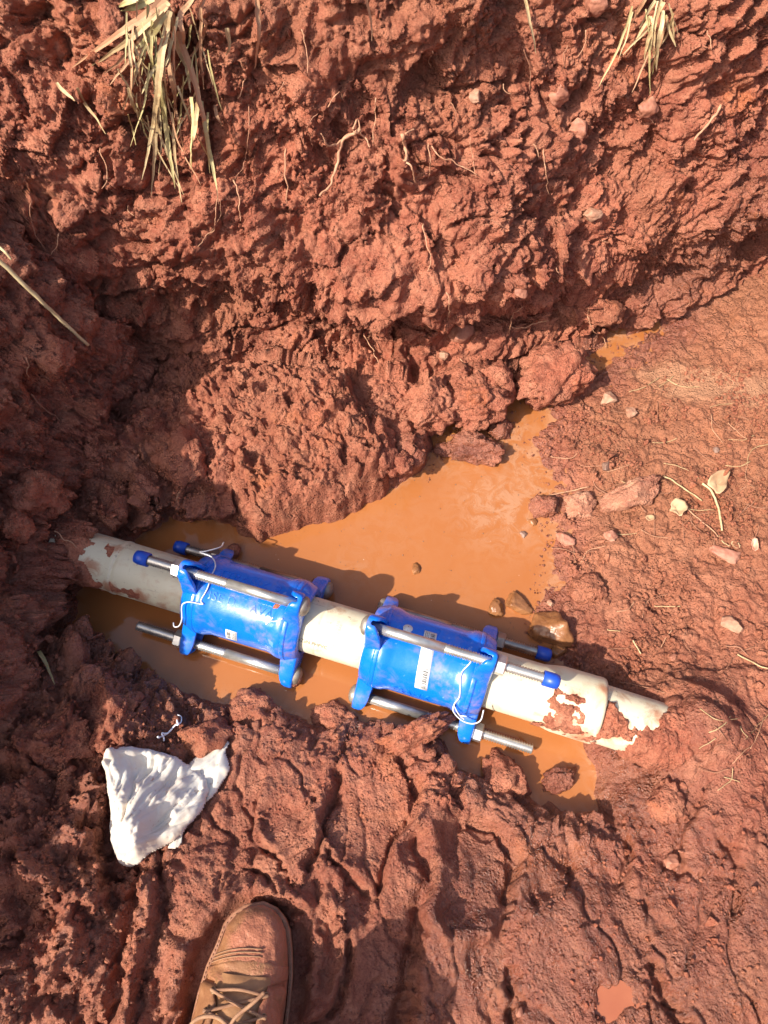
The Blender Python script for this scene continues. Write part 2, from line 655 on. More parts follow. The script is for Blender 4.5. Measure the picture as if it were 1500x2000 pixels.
cp = np.array([[*P(a, b, z)[:2], z] for a, b, z in CPTS])


def h_base(X, Y):
    num = np.zeros(X.shape)
    den = np.full(X.shape, 1e-9)
    for x, y, z in cp:
        w = 1.0 / (((X - x) ** 2 + (Y - y) ** 2) + .0012) ** 1.6
        num += w * z
        den += w
    return num / den


# foot of the far wall, y as a function of x
foot = np.array([(-3.0, .90), (-.62, .90)] + [tuple(P(a, b, .05)[:2]) for a, b in
                [(250, 745), (420, 742), (560, 735), (700, 752), (850, 752), (1000, 712), (1100, 668), (1200, 634), (1300, 606), (1400, 566), (1500, 528)]] + [(1.1, 1.42), (3.0, 2.4)])
foot = foot[np.argsort(foot[:, 0])]


def yfoot(x):
    return np.interp(x, foot[:, 0], foot[:, 1])


# foot of the left bank, x as a function of y
lf = np.array([tuple(P(a, b, .10)[:2]) for a, b in [(345, 640), (285, 760), (165, 900), (95, 1050), (70, 1200), (55, 1350), (30, 1500), (10, 1650)]])
lf = lf[np.argsort(lf[:, 1])]
lf = np.vstack([[(-.52, -1.0), (-.50, -.2)], lf, [(lf[-1, 0] + .02, 3.0)]])


def xbank(y):
    return np.interp(y, lf[:, 1], lf[:, 0])


TOP = .74                                             # trench depth above the water
xs = np.concatenate([np.linspace(-2.6, -.86, 24)[:-1], np.arange(-.86, 1.02, .00235), np.linspace(1.02, 3.0, 24)[1:]])
u_f = np.concatenate([np.linspace(-1.5, -.2, 24)[:-1], np.linspace(-.2, 1.0, 560)])     # floor rows: y below 0 as is, then up to the foot
v_w = np.linspace(0, 1, 330)[1:]
u_t = np.linspace(0, 1, 14)[1:]
NC = len(xs)
rows_y, rows_v, rows_t = [], [], []
YF = yfoot(xs)
YF = np.convolve(np.pad(YF, 30, mode='edge'), np.ones(61) / 61, 'valid')
Yl, Vl, Tl = [], [], []
for u in u_f:
    Yl.append(np.full(NC, u) if u < 0 else u * YF); Vl.append(np.zeros(NC)); Tl.append(np.zeros(NC))
for v in v_w:
    Yl.append(YF.copy()); Vl.append(np.full(NC, v)); Tl.append(np.zeros(NC))
for t in u_t:
    Yl.append(YF.copy()); Vl.append(np.ones(NC)); Tl.append(np.full(NC, t))
Yg, Vg, Tg = np.array(Yl), np.array(Vl), np.array(Tl)
NR = len(Yg)
NFL = len(u_f)
Xg = np.broadcast_to(xs, (NR, NC)).copy()

hb = h_base(Xg[:NFL], Yg[:NFL])
dp = np.minimum(poly_sdf(Xg[:NFL], Yg[:NFL], POOL), poly_sdf(Xg[:NFL], Yg[:NFL], POOL2))
# ragged shoreline
q2 = np.stack([Xg[:NFL].ravel(), Yg[:NFL].ravel(), np.zeros(NFL * NC)], 1)
dp = dp + (.007 * fbm(q2 * 28, 3, 40)).reshape(dp.shape)
xr_, yr_ = Xg[:NFL], Yg[:NFL]
gentle = sstep(.14, .24, xr_) * sstep(.24, .32, yr_)          # right shore is a gentle beach
kk = 1.7 - 1.45 * gentle
hout = hb * (1 - np.exp(-np.maximum(dp, 0) * kk / np.maximum(hb, .012)))
hin = -np.minimum(.05, np.maximum(-dp, 0) * (.75 - .45 * gentle))
H = np.where(dp > 0, hout, hin)
dist_pool = dp.copy()
# bank on the left, and the back of the trench behind the camera
slope = 2.6
bank = np.maximum(0, xbank(yr_) - xr_ - .075 * sstep(-.28, -.14, yr_) * (1 - sstep(.06, .16, yr_)))
capb = .715 - .20 * sstep(.10, -.03, yr_) + .17 * sstep(-.42, -.56, yr_) - .06 * sstep(.45, .75, yr_)  # unseen bank crest, shaped to cast the left shade and spare the rag
bank_h = capb * (1 - np.exp(-(bank * slope / capb) ** 1.0 - (bank * slope / capb) ** 3))
H = H + bank_h * (1 - H / 1.0)
H = H + .7 * sstep(-.75, -1.25, yr_) * (1 - bank_h / .8)
H = H + .6 * sstep(1.25, 1.9, xr_)

Zg = np.zeros((NR, NC))
Zg[:NFL] = H
zf = H[-1]
SLW = .25 + .05 * np.sin(xs * 5.0)                    # how far the wall leans back over its height
ztop = np.maximum(TOP, zf + .02)
for r in range(NFL, NR):
    v = Vg[r]
    Zg[r] = zf + (ztop - zf) * v
    under = -.045 * np.exp(-((v - .34) / .10) ** 2) * sstep(-.45, -.1, xs) + .095 * (1 - .65 * sstep(.30, .55, xs)) * sstep(-.5, -.1, xs) * np.exp(-((v - .10) / .10) ** 2) + .035 * np.exp(-((v - .52 - .14 * np.sin(xs * 6 + 1)) / .07) ** 2) * sstep(-.3, .1, xs)
    Yg[r] = YF + SLW * v ** 1.15 + under * (1 - np.clip(zf / .5, 0, 1))
    if Tg[r, 0] > 0:
        Yg[r] += .02 + 2.6 * Tg[r] ** 2
        Zg[r] += .02 * math.sin(3 * Tg[r, 0])

PT = np.stack([Xg.ravel(), Yg.ravel(), Zg.ravel()], 1)
G = PT.reshape(NR, NC, 3)
du = np.gradient(G, axis=1)
dv = np.gradient(G, axis=0)
NRM = np.cross(du, dv)
NRM /= np.linalg.norm(NRM, axis=2)[..., None] + 1e-12
# soften normals so lumps stand off broad forms
for _ in range(6):
    NRM[1:-1, 1:-1] = (NRM[1:-1, 1:-1] * 2 + NRM[:-2, 1:-1] + NRM[2:, 1:-1] + NRM[1:-1, :-2] + NRM[1:-1, 2:])
    NRM /= np.linalg.norm(NRM, axis=2)[..., None] + 1e-12
Nf = NRM.reshape(-1, 3)
isw = (np.repeat(np.arange(NR), NC) >= NFL)
X, Y, Z = PT[:, 0], PT[:, 1], PT[:, 2]
Vv = Vg.ravel()
dpf = np.full(NR * NC, 9.0)
dpf[:NFL * NC] = dist_pool.ravel()
bankf = np.zeros(NR * NC)
bankf[:NFL * NC] = sstep(.0, .10, bank).ravel()
steep = np.clip(1 - Nf[:, 2], 0, 1)

# region weights
w_wall = np.where(isw, 1.0, 0.0)
w_left = np.maximum(bankf, sstep(-.18, -.42, X) * (1 - w_wall))
w_right = (1 - w_wall) * sstep(.18, .30, X) * sstep(.22, .32, Y)
w_fore = (1 - w_wall) * (1 - sstep(.22, .36, Y)) * (1 - bankf)
shore = sstep(-.012, .02, dpf)
active = (X > -.95) & (X < 1.1) & (Y > -.25) & (Tg.ravel() < .12)
ai = np.nonzero(active)[0]
p = PT[ai].astype(np.float32)
A = lambda w: w[ai]

warp = np.stack([fbm(p * 9, 2, 60), fbm(p * 9 + 31, 2, 61), fbm(p * 9 + 67, 2, 62)], 1) * .018
pw = p + warp
n1 = fbm(p * 6.5, 3, 1)
n2 = fbm(pw * 19, 3, 4)
n3 = fbm(pw * 62, 3, 7)
w1, id1 = worley(pw * np.array([15, 15, 17], np.float32), 2)
jw = np.stack([perlin(p * 130, 93), perlin(p * 130 + 50, 94), perlin(p * 130 + 90, 95)], 1)
w2, id2 = worley(pw * 38 + jw * .22, 3)
w3a, w3b, id3 = worley(p * 92 + jw * .42, 5, True)
lump1 = np.sqrt(np.clip(1 - (w1 / .75) ** 2, 0, 1)) * (.35 + .65 * _j[id1, 0])
lump2 = np.clip(1 - (w2 / .78) ** 2, 0, 1) ** .75 * (_j[id2, 1] ** 1.5)
lump3 = 1.15 * np.clip(1 - (w3a / .80) ** 2, 0, 1) ** .85 * (_j[id3, 2] ** 1.3)
patch = sstep(-.25, .35, fbm(p * 5.0 + 11, 2, 33))              # where the crumb is coarse
D = np.zeros(len(ai), np.float32)
aw, al, ar, af = A(w_wall), A(w_left), A(w_right), A(w_fore)
rest = np.clip(1 - aw - al - ar - af, 0, 1)
# wall
sc = sstep(.05, .45, p[:, 0])                                   # right part: scraped by the bucket
dirn = np.stack([p[:, 0] * .80 + p[:, 2] * .60, -p[:, 0] * .60 + p[:, 2] * .80, p[:, 1]], 1)
scr = fbm(np.stack([dirn[:, 0] * 9, dirn[:, 1] * 42, dirn[:, 2] * 9], 1), 4, 20, .55)
vert = fbm(np.stack([p[:, 0] * 40, p[:, 1] * 20, p[:, 2] * 9], 1), 3, 24)
crumb = fbm(p * 120, 2, 90)
fc1 = facet(pw * 13, 31)
fc2 = facet(pw * 30 + jw * .12, 32)
bil = np.abs(perlin(pw * 48 + jw * .2, 34)) + .5 * np.abs(perlin(p * 105 + jw * .3, 35)) - .4
rough_ = 1 - .8 * sstep(.02, .40, fbm(p * 3.6 + 80, 3, 37))
sharp = sstep(-.2, .3, fbm(p * 4.6 + 40, 2, 36))
ridge = 1 - np.abs(fbm(pw * 24, 2, 71)) * 2.2
ledge = np.abs(fbm(np.stack([pw[:, 0] * 5, pw[:, 1] * 6, pw[:, 2] * 15], 1), 3, 28))
D += aw * (.036 * n1 + .015 * n2 + .007 * n3 + .0022 * crumb + (1 - .6 * sc) * (.018 * lump1 + .006 * lump2 * patch + .0045 * lump3 * patch + .032 * fc1 * sharp + rough_ * (.015 * fc2 + .012 * bil * (.35 + .65 * patch))) + sc * .012 * fc2 * rough_
           + (1 - sc) * .004 * ridge + sc * .026 * scr * (.35 + .9 * sstep(-.3, .5, fbm(p * 3.7 + 21, 2, 91))) + .030 * fbm(p * 3.1 + 2, 2, 92) + (1 - sc) * .010 * vert * sstep(.3, .9, A(Vv)) - .020 * np.exp(-(ledge / .07) ** 2) * (1 - .6 * sc) * sstep(-.1, .3, fbm(p * 4.1 + 5, 2, 77)) + sc * .005 * lump3)
# left bank and the lumps below it
D += al * (1 - aw) * (.030 * n1 + .016 * n2 + .006 * n3 + .040 * lump1 + .010 * lump2 + .005 * lump3 + .002 * crumb + .030 * fc1 * sharp + .013 * fc2 + .008 * bil)
# flats on the right: fine crumb, small stones
grainr = sstep(-.05, .5, fbm(p * 8.5 + 13, 3, 58))
slabr = 1 - np.abs(fbm(pw * np.array([9, 9, 9], np.float32), 3, 54)) * 2.4
smear_r = fbm(np.stack([pw[:, 0] * 12 + pw[:, 1] * 10, pw[:, 1] * 30, pw[:, 2] * 9], 1), 3, 59, .55)
D += ar * (.005 * n1 + .006 * n2 + .0045 * n3 + .0016 * crumb + grainr * (.012 * lump2 * (_j[id2, 0] > .5) + .0075 * lump3 * (_j[id3, 0] > .35)) + .0030 * lump3 * (_j[id3, 0] > .6) + .007 * lump1 * (_j[id1, 1] > .5) - .006 * np.clip(slabr - .75, 0, 1) / .25 + .003 * smear_r + .008 * fc2 * grainr + .005 * bil * grainr)
# foreground mud: smooth smears with crumb patches
smear = fbm(np.stack([pw[:, 0] * 34 + pw[:, 1] * 10, pw[:, 1] * 9, pw[:, 2] * 9], 1), 4, 51, .55)
slabw = 1 - np.abs(fbm(pw * np.array([11, 8, 9], np.float32), 3, 53)) * 2.4
grain = sstep(.30, .75, fbm(p * 7.5 + 3, 3, 57))
D += af * (.010 * n1 + .003 * n2 + .0014 * n3 + .0036 * smear + .005 * fc1 + .0010 * fc2 - .007 * np.clip(slabw - .72, 0, 1) / .28 + grain * (.006 * lump1 + .004 * lump2 + .0040 * lump3 + .005 * bil) + .0012 * crumb)
D += rest * (.012 * n1 + .009 * n2 + .0035 * n3 + .016 * lump1 + .008 * lump2 + .006 * lump3 + .0015 * crumb)
# crusty shoreline lumps on the near bank
edge = np.exp(-((A(dpf) - .035) / .03) ** 2) * (1 - ar) * (1 - aw)
D += edge * (.016 * lump1 + .008 * lump2 + .004 * lump3 + .005 * fc2 + .007 * bil)
# the beds of the pools stay low
D = np.where(A(dpf) < .02, D * np.clip((A(dpf) + .004) / .024, .10 , 1), D)
D = np.where((A(dpf) < 0) & (aw == 0), np.minimum(D, .012 + .0 * D), D)

# cracks, prints and ridges pressed into the mud: (points, depth, width, step, reach, z)
MARKS = [
    ([(655, 1498), (652, 1540), (632, 1590), (622, 1640), (604, 1690)], .016, .006, -.010, .035, .10),
    ([(760, 1440), (800, 1490), (815, 1545), (806, 1590), (772, 1640), (752, 1700), (742, 1735)], .014, .005, .010, .04, .09),
    ([(930, 1590), (975, 1602), (1005, 1640), (1018, 1680), (1008, 1722), (1002, 1752)], .020, .009, .022, .045, .10),
    ([(822, 1640), (842, 1700), (822, 1760), (812, 1830), (800, 1910), (790, 2010)], .022, .012, .020, .05, .11),
    ([(500, 1556), (488, 1600), (492, 1630), (512, 1654)], .010, .005, .008, .03, .10),
    ([(512, 1654), (540, 1672), (566, 1700), (575, 1722)], .010, .004, .004, .03, .11),
    ([(478, 1690), (520, 1710), (548, 1740)], .008, .004, .004, .03, .11),
    ([(640, 1660), (668, 1700), (700, 1742), (712, 1748)], .011, .005, .007, .02, .11),
    ([(620, 1720), (632, 1760), (655, 1790)], .008, .005, .006, .02, .12),
    ([(682, 1838), (684, 1880), (672, 1930), (640, 1985), (600, 1998)], .020, .007, -.014, .04, .12),
    ([(430, 1700), (424, 1760), (446, 1700)], .004, .003, 0, .02, .12),
    ([(250, 1690), (258, 1760), (246, 1830), (236, 1900), (226, 2000)], .018, .012, .010, .05, .12),
    ([(300, 1690), (312, 1760), (300, 1840), (286, 1900), (270, 2000)], .014, .007, -.010, .05, .12),
    ([(196, 1500), (206, 1570), (214, 1660), (218, 1760)], .024, .014, .010, .05, .12),
    ([(1000, 1900), (1008, 1950), (998, 1990)], .020, .010, 0, .03, .11),
    ([(1040, 1470), (1100, 1600), (1118, 1660), (1128, 1690)], .006, .005, .006, .03, .09),
    ([(1290, 1890), (1310, 1950), (1340, 2005)], .016, .009, .008, .03, .11),
    ([(1180, 1700), (1240, 1740), (1300, 1800)], .006, .010, .004, .03, .10),
    ([(1120, 1690), (1090, 1730), (1020, 1780), (985, 1830), (965, 1900), (960, 1990)], .009, .016, .006, .05, .11),
    ([(1250, 1640), (1245, 1680), (1225, 1720)], .012, .006, .006, .03, .09),
    ([(1380, 1560), (1340, 1640), (1345, 1700)], .010, .006, .006, .03, .10),
    ([(1420, 1640), (1450, 1700), (1440, 1780)], .010, .006, .006, .03, .10),
    ([(640, 1560), (700, 1552), (762, 1566)], .003, .004, .003, .02, .10),
    ([(560, 1560), (600, 1600), (640, 1606)], .004, .004, .003, .02, .10),
    ([(880, 1520), (910, 1580), (895, 1640), (905, 1690)], .006, .006, .006, .02, .10),
    ([(1185, 1350), (1240, 1370), (1320, 1380), (1400, 1420)], .008, .010, 0, .03, .04),
    ([(1310, 1190), (1316, 1260), (1300, 1330)], .004, .004, .004, .02, .05),
    ([(1410, 1155), (1405, 1215), (1420, 1260)], .004, .004, .004, .02, .05),
    ([(60, 1640), (140, 1600), (200, 1620)], .010, .008, .010, .04, .15),
]
xa, ya = p[:, 0], p[:, 1]
jit = .005 * n3 + .006 * n2
for pts, dep, wid, step, reach, z in MARKS:
    q = spline(W2(pts, z), 4) if len(pts) > 2 else W2(pts, z)
    q = [tuple(a) for a in q]
    qa = np.array(q)
    lo, hi = qa.min(0) - .16, qa.max(0) + .16
    mm = np.nonzero((xa > lo[0]) & (xa < hi[0]) & (ya > lo[1]) & (ya < hi[1]) & (aw == 0))[0]
    if not len(mm): continue
    d, s = seg_dist(xa[mm] + jit[mm], ya[mm] + jit[mm][::-1] * 0 + jit[mm] * .7, q)
    e = np.exp(-(d / reach) ** 1.5)
    D[mm] += -1.35 * dep * np.exp(-(d / (wid * .85)) ** 2) + .75 * step * s * e * np.tanh(d / (wid * .6))


def press(pts, z, depth, soft=.02, rim=.006):
    """a footprint pressed in, its mud squeezed up round the rim"""
    q = smooth_loop(W2(pts, z), 2)
    qa = np.array(q)
    lo, hi = qa.min(0) - .1, qa.max(0) + .1
    mm = np.nonzero((xa > lo[0]) & (xa < hi[0]) & (ya > lo[1]) & (ya < hi[1]) & (aw == 0))[0]
    d = poly_sdf(xa[mm] + jit[mm], ya[mm] + jit[mm], q)
    k = 1 - sstep(-soft, 0, d)
    D[mm] = D[mm] * (1 - .5 * k) - depth * k + rim * np.exp(-((d - .008) / .012) ** 2)


press([(655, 1500), (720, 1470), (790, 1500), (808, 1560), (770, 1640), (730, 1700), (660, 1690), (625, 1640), (640, 1560)], .10, .006, .03, .006)
press([(500, 1560), (560, 1540), (620, 1560), (610, 1640), (570, 1690), (505, 1650)], .11, .006, .02, .005)
press([(850, 1600), (930, 1590), (1005, 1640), (1010, 1740), (960, 1800), (870, 1830), (835, 1740)], .11, .010, .03, .010)
press([(590, 1760), (650, 1770), (690, 1850), (670, 1930), (620, 1990), (560, 2010), (560, 1850)], .125, .020, .02, .008)   # beside the boot
press([(380, 1830), (440, 1760), (520, 1740), (600, 1790), (610, 1900), (590, 2100), (350, 2100), (345, 1950)], .125, .018, .014, .018)  # the boot's own
press([(1156, 1916), (1196, 1912), (1264, 1956), (1222, 1974), (1184, 1994), (1158, 1988)], .10, .006, .008, .004)
# flat patch scraped beside the pipe's right end
q = poly_sdf(xa, ya, W2([(1130, 1445), (1180, 1460), (1250, 1490), (1240, 1560), (1190, 1580), (1160, 1520)], .03))
k = 1 - sstep(-.02, .005, q)
D = D * (1 - .7 * k)
# pale washed sand on the upper right
qs = poly_sdf(xa, ya, W2([(1240, 690), (1320, 672), (1420, 700), (1520, 720), (1520, 790), (1420, 770), (1330, 760), (1290, 720)], .07))
k = 1 - sstep(-.03, .02, qs)
D = D * (1 - .75 * k)

mc = P(1345, 1425, .03)
D = D + (aw == 0) * .058 * np.exp(-((xa - mc[0]) ** 2 + (ya - mc[1]) ** 2) / .062 ** 2)
PTD = PT.copy()
PTD[ai] += Nf[ai] * D[:, None]
wet = np.zeros(len(PT)); dry = np.zeros(len(PT))
sh = np.exp(-np.maximum(dpf, 0) / .035)
wet_shade = np.zeros(len(PT))
for (px, py, rad, amt) in [(1250, 1720, .17, .9), (1000, 1840, .12, .9), (1150, 1930, .10, .9), (870, 1900, .08, .6), (1350, 1500, .10, .35), (1000, 1700, .08, .4), (1350, 1830, .12, .7)]:  # damp lower-right mud; its darkening also stands in for the camera holder's shadow
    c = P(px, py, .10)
    wet_shade = np.maximum(wet_shade, amt * np.exp(-(((X - c[0]) ** 2 + (Y - c[1]) ** 2) / rad ** 2) ** 1.5))
# wet seepage on the right end of the wall
cw = [(1400, 480), (1300, 560), (1480, 420)]
for px, py in cw:
    r0 = ray(px, py); t = (yfoot(.55) + .08) / r0[1]; c = r0 * t + np.array([0, 0, CAM_H])
    wet_shade = np.maximum(wet_shade, .8 * np.exp(-(((X - c[0]) ** 2 + (Y - c[1]) ** 2 + (Z - c[2]) ** 2) / .10 ** 2)))
wet = np.clip(np.where(isw, 0, .9 * sh) + wet_shade + .25 * w_left + .26 * w_fore + .16 * w_right, 0, 1)
dry = np.clip(w_right * sstep(.02, .10, dpf) * (.35 + .65 * sstep(.35, .62, Y)) * (1 - wet_shade), 0, 1)
dry[ai] = np.maximum(dry[ai], k * 1.0)
sand = np.zeros(len(PT)); sand[ai] = k
dry = np.maximum(dry, w_wall * .35 * sstep(.45, .95, Vv) * (1 - sstep(.4, .7, X)))

GV = PTD.reshape(NR, NC, 3)


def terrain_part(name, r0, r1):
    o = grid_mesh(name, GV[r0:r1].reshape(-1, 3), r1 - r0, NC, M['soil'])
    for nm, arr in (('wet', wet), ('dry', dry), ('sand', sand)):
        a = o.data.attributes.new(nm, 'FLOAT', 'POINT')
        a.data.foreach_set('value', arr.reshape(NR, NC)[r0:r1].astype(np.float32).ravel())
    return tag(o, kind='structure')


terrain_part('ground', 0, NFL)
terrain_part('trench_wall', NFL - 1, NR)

# lookup: photograph point -> point on the earth
TP = PTD[ai]
tn = np.zeros_like(GV)
du = np.gradient(GV, axis=1); dv = np.gradient(GV, axis=0)
tn = np.cross(du, dv); tn /= np.linalg.norm(tn, axis=2)[..., None] + 1e-12
TN = tn.reshape(-1, 3)[ai]
tx, ty, td = pix(TP)
BK = 5
ok = (tx > -100) & (tx < 1600) & (ty > -100) & (ty < 2100)
oi = np.nonzero(ok)[0]
bkt = ((tx[oi] + 100) // BK).astype(np.int64) * 1000 + ((ty[oi] + 100) // BK).astype(np.int64)
o_ = np.lexsort((td[oi], bkt))
ub, first = np.unique(bkt[o_], return_index=True)
LUT = dict(zip(ub.tolist(), oi[o_[first]].tolist()))


def hit(px, py, off=0.0, blur=True):
    """point on the earth seen at a photograph pixel, its normal"""
    a, b = int((px + 100) // BK), int((py + 100) // BK)
    for r in range(8):
        c = [LUT[(a + i) * 1000 + b + j] for i in range(-r, r + 1) for j in range(-r, r + 1) if (a + i) * 1000 + b + j in LUT]
        if c:
            i = min(c, key=lambda k: (tx[k] - px) ** 2 + (ty[k] - py) ** 2 + (60 * td[k]) ** 2 * .02)
            n = TN[i]
            return TP[i] + n * off, n
    q = P(px, py, .1)
    return q, np.array([0, 0, 1.0])


GX = GV[:NFL]


def ground_z(x, y):
    """height of the ground sheet near x, y (highest of the nearest vertices)"""
    c = int(np.argmin(np.abs(xs - x)))
    col = GV[:NFL, c]
    r = int(np.argmin(np.abs(col[:, 1] - y)))
    return float(col[r, 2])


# ------------------------------------------------------------------ water
wx = np.arange(-.62, .60, .006); wy = np.arange(.10, 1.25, .006)
WX, WY = np.meshgrid(wx, wy)
WZ = np.zeros_like(WX)
WV = np.stack([WX.ravel(), WY.ravel(), WZ.ravel()], 1)
dw = np.minimum(poly_sdf(WX, WY, POOL), poly_sdf(WX, WY, POOL2))
cellm = (dw[:-1, :-1] < .05)
wo_ = grid_mesh('pool_water', WV, len(wy), len(wx), M['water'], mask=cellm)
scum = np.zeros(WX.shape)
for (px, py, rad, amt) in [(980, 990, .085, 1.0), (1040, 900, .08, .95), (1000, 850, .06, .8), (1050, 960, .07, .9), (950, 900, .05, .6), (700, 1110, .05, .35), (1130, 700, .06, .8),
                           (470, 1040, .05, .5), (1060, 1060, .03, .5), (880, 890, .05, .7), (1120, 1500, .03, .4), (760, 1040, .10, .22), (900, 1180, .10, .15)]:
    c = P(px, py, 0)
    scum = np.maximum(scum, amt * np.exp(-((WX - c[0]) ** 2 + (WY - c[1]) ** 2) / rad ** 2))
scum = np.maximum(scum, .8 * np.exp(-np.maximum(-dw, 0) / .012))
used = np.unique((np.arange(len(wy) * len(wx)).reshape(len(wy), -1)[:-1, :-1][cellm][:, None] + np.array([0, 1, len(wx), len(wx) + 1])).ravel())
a = wo_.data.attributes.new('scum', 'FLOAT', 'POINT')
a.data.foreach_set('value', scum.ravel()[used].astype(np.float32))
tag(wo_, kind='structure')
pz = hit(1200, 1950)[0][2] + .0035
pv = [(*P(a, b, pz)[:2], pz) for a, b in smooth_loop([(1150, 1908), (1196, 1902), (1274, 1956), (1230, 1985), (1184, 2004), (1148, 1992)], 1)]
tag(mesh('puddle_water', pv, [tuple(range(len(pv)))], M['puddle']), kind='structure')

# ------------------------------------------------------------------ the pipe line
PZ = .062
PA, PB = P(300, 1127, PZ), P(1000, 1338, PZ)
EX = Vector(PB - PA).normalized()
PR = .0445                                           # pipe radius


def axis_at(px):
    """point of the pipe's centre line seen in photograph column px"""
    lo, hi = -1.0, 2.5
    for _ in range(50):
        mid = (lo + hi) / 2
        q = PA + (PB - PA) * mid
        if pix(q)[0] < px: lo = mid
        else: hi = mid
    return Vector(PA + (PB - PA) * lo)


def pipe_frame(o):
    """axes at a point on the line: along, across (away), towards the viewer"""
    v = (Vector((0, 0, CAM_H)) - o)
    v = (v - EX * v.dot(EX)).normalized()
    ey = v.cross(EX).normalized()
    m = Matrix((EX, ey, v)).transposed().to_4x4()
    m.translation = o
    return m


def pipe_thing(name, pxa, pxb, label):
    a, b = axis_at(pxa), axis_at(pxb)
    o = (a + b) / 2
    e = empty(name)
    e.matrix_world = pipe_frame(o)
    tag(e, label, 'pipe')
    return e, (b - a).length / 2


def axial(e, px):
    return (axis_at(px) - e.matrix_world.translation).dot(EX)


def barrel(e, prof, halos=(), base=.1, under=.3, seg=72):
    """turned pipe with fine rings; halos: (column px, phi, reach metres, amount) of muddy film"""
    fine = [prof[0]]
    for (x0, r0), (x1, r1) in zip(prof[:-1], prof[1:]):
        k = max(1, int(abs(x1 - x0) / .004))
        fine += [(x0 + (x1 - x0) * i / k, r0 + (r1 - r0) * i / k) for i in range(1, k + 1)]
    V, F = lathe_geo(fine, seg)
    o = mesh('barrel', V, F, M['pvc'], e)
    v = np.array(V)
    ph = np.arctan2(-v[:, 1], v[:, 2])
    d = base + under * sstep(.9, 1.7, np.abs(ph))
    for px, p0, reach, amt in halos:
        x = axial(e, px)
        d = np.maximum(d, amt * np.exp(-(((v[:, 0] - x) ** 2 + ((ph - p0) * PR) ** 2) / reach ** 2)))
    at = o.data.attributes.new('dirt', 'FLOAT', 'POINT')
    at.data.foreach_set('value', d.astype(np.float32))
    return o


def wrap(r, x, phi):
    """point on a cylinder of radius r; phi from the viewer's side, + towards the bottom of the picture"""
    return (x, -r * math.sin(phi), r * math.cos(phi))


def mud_patch(e, r, pts, thick, mat, n=46, seed=0, name='mud_patch', ragged=.009):
    """mud stuck on a cylinder: outline in (x metres, phi radians)"""
    xs_, ps_ = [a for a, _ in pts], [b for _, b in pts]
    gx = np.linspace(min(xs_) - .006, max(xs_) + .006, n)
    gp = np.linspace(min(ps_) - .15, max(ps_) + .15, n)
    A_, B_ = np.meshgrid(gx, gp)
    d = poly_sdf(A_, B_ * r, [(a, b * r) for a, b in pts])
    q = np.stack([A_.ravel(), B_.ravel() * r, np.full(A_.size, seed * 3.7)], 1)
    d = d + (ragged * 1.3 * fbm(q * 60, 4, seed)).reshape(d.shape)
    t = thick * np.clip(-d / .012, 0, 1) ** .9 * (.75 + .35 * fbm(q * 45, 3, seed + 3).reshape(d.shape)
        + .5 * np.sqrt(np.clip(1 - (worley(q * 110, seed)[0].reshape(d.shape) / .7) ** 2, 0, 1)))
    V = np.array([wrap(r + tt - .0006, x, ph) for x, ph, tt in zip(A_.ravel(), B_.ravel(), t.ravel())])
    cm = (d < .0)
    cm = cm[:-1, :-1] | cm[1:, 1:] | cm[1:, :-1] | cm[:-1, 1:]
    return grid_mesh(name, V, n, n, mat, e, cm)


# left pipe, running out of the bank into the first coupling
lp, h = pipe_thing('water_pipe', 120, 470, 'off-white plastic pipe running out of the dark left bank into a blue coupling')
xg = axial(lp, 243)
barrel(lp, [(-h, PR - .001), (xg - .012, PR - .0005), (xg - .004, PR + .0012), (xg - .001, PR + .0012), (xg, PR - .0008), (xg + .0025, PR - .0008), (xg + .0035, PR), (h * .0, PR), (h, PR)],
       [(205, .3, .030, .72), (235, -.6, .02, .7), (245, 1.0, .03, .75), (300, .95, .03, .75), (345, 1.15, .02, .6), (330, .1, .01, .5)], .12, .35)
mud_patch(lp, PR, [(axial(lp, 130), -1.3), (axial(lp, 172), -1.1), (axial(lp, 186), -.5), (axial(lp, 180), .0), (axial(lp, 200), .5), (axial(lp, 226), .9), (axial(lp, 222), 1.5), (axial(lp, 130), 1.5)], .005, M['mud'], seed=2)
mud_patch(lp, PR, [(axial(lp, 246), .75), (axial(lp, 300), .70), (axial(lp, 322), .95), (axial(lp, 300), 1.25), (axial(lp, 240), 1.15)], .0016, M['mud'], seed=5)
mud_patch(lp, PR, [(axial(lp, 222), -.75), (axial(lp, 240), -.6), (axial(lp, 236), -.15), (axial(lp, 224), -.2)], .0016, M['mud'], seed=6)

# repair piece between the couplings
mp_, h = pipe_thing('water_pipe', 520, 800, 'short stained white plastic pipe piece between the two blue couplings')
barrel(mp_, [(-h, PR), (axial(mp_, 632), PR), (axial(mp_, 633), PR - .0006), (axial(mp_, 634), PR), (axial(mp_, 660), PR), (h, PR)], [(650, -.75, .022, .62), (690, -.5, .014, .55), (640, .85, .018, .62), (612, -.3, .012, .5)], .14, .3)
# right pipe with its widened socket
rp, h = pipe_thing('water_pipe', 870, 1168, 'cream plastic pipe with widened muddy socket right of the second blue coupling')
x0 = axial(rp, 1050)
BR = PR + .0058
barrel(rp, [(-h, PR), (x0, PR), (x0 + .010, PR + .002), (x0 + .024, BR - .001), (x0 + .03, BR), (h - .004, BR + .0004), (h, BR - .001), (h, PR + .001), (h - .05, PR + .001)], [(1105, .5, .040, .8), (1140, .9, .03, .8), (1158, -.75, .015, .7), (1060, .7, .02, .62), (1110, -.2, .025, .7)], .10, .25)
mud_patch(rp, BR - .001, [(axial(rp, 1066), .15), (axial(rp, 1095), -.05), (axial(rp, 1118), .0), (axial(rp, 1130), .35), (axial(rp, 1145), .75), (axial(rp, 1142), 1.05), (axial(rp, 1085), 1.15), (axial(rp, 1055), 1.2), (axial(rp, 1072), .8), (axial(rp, 1078), .45)], .0042, M['mud'], 60, seed=11)
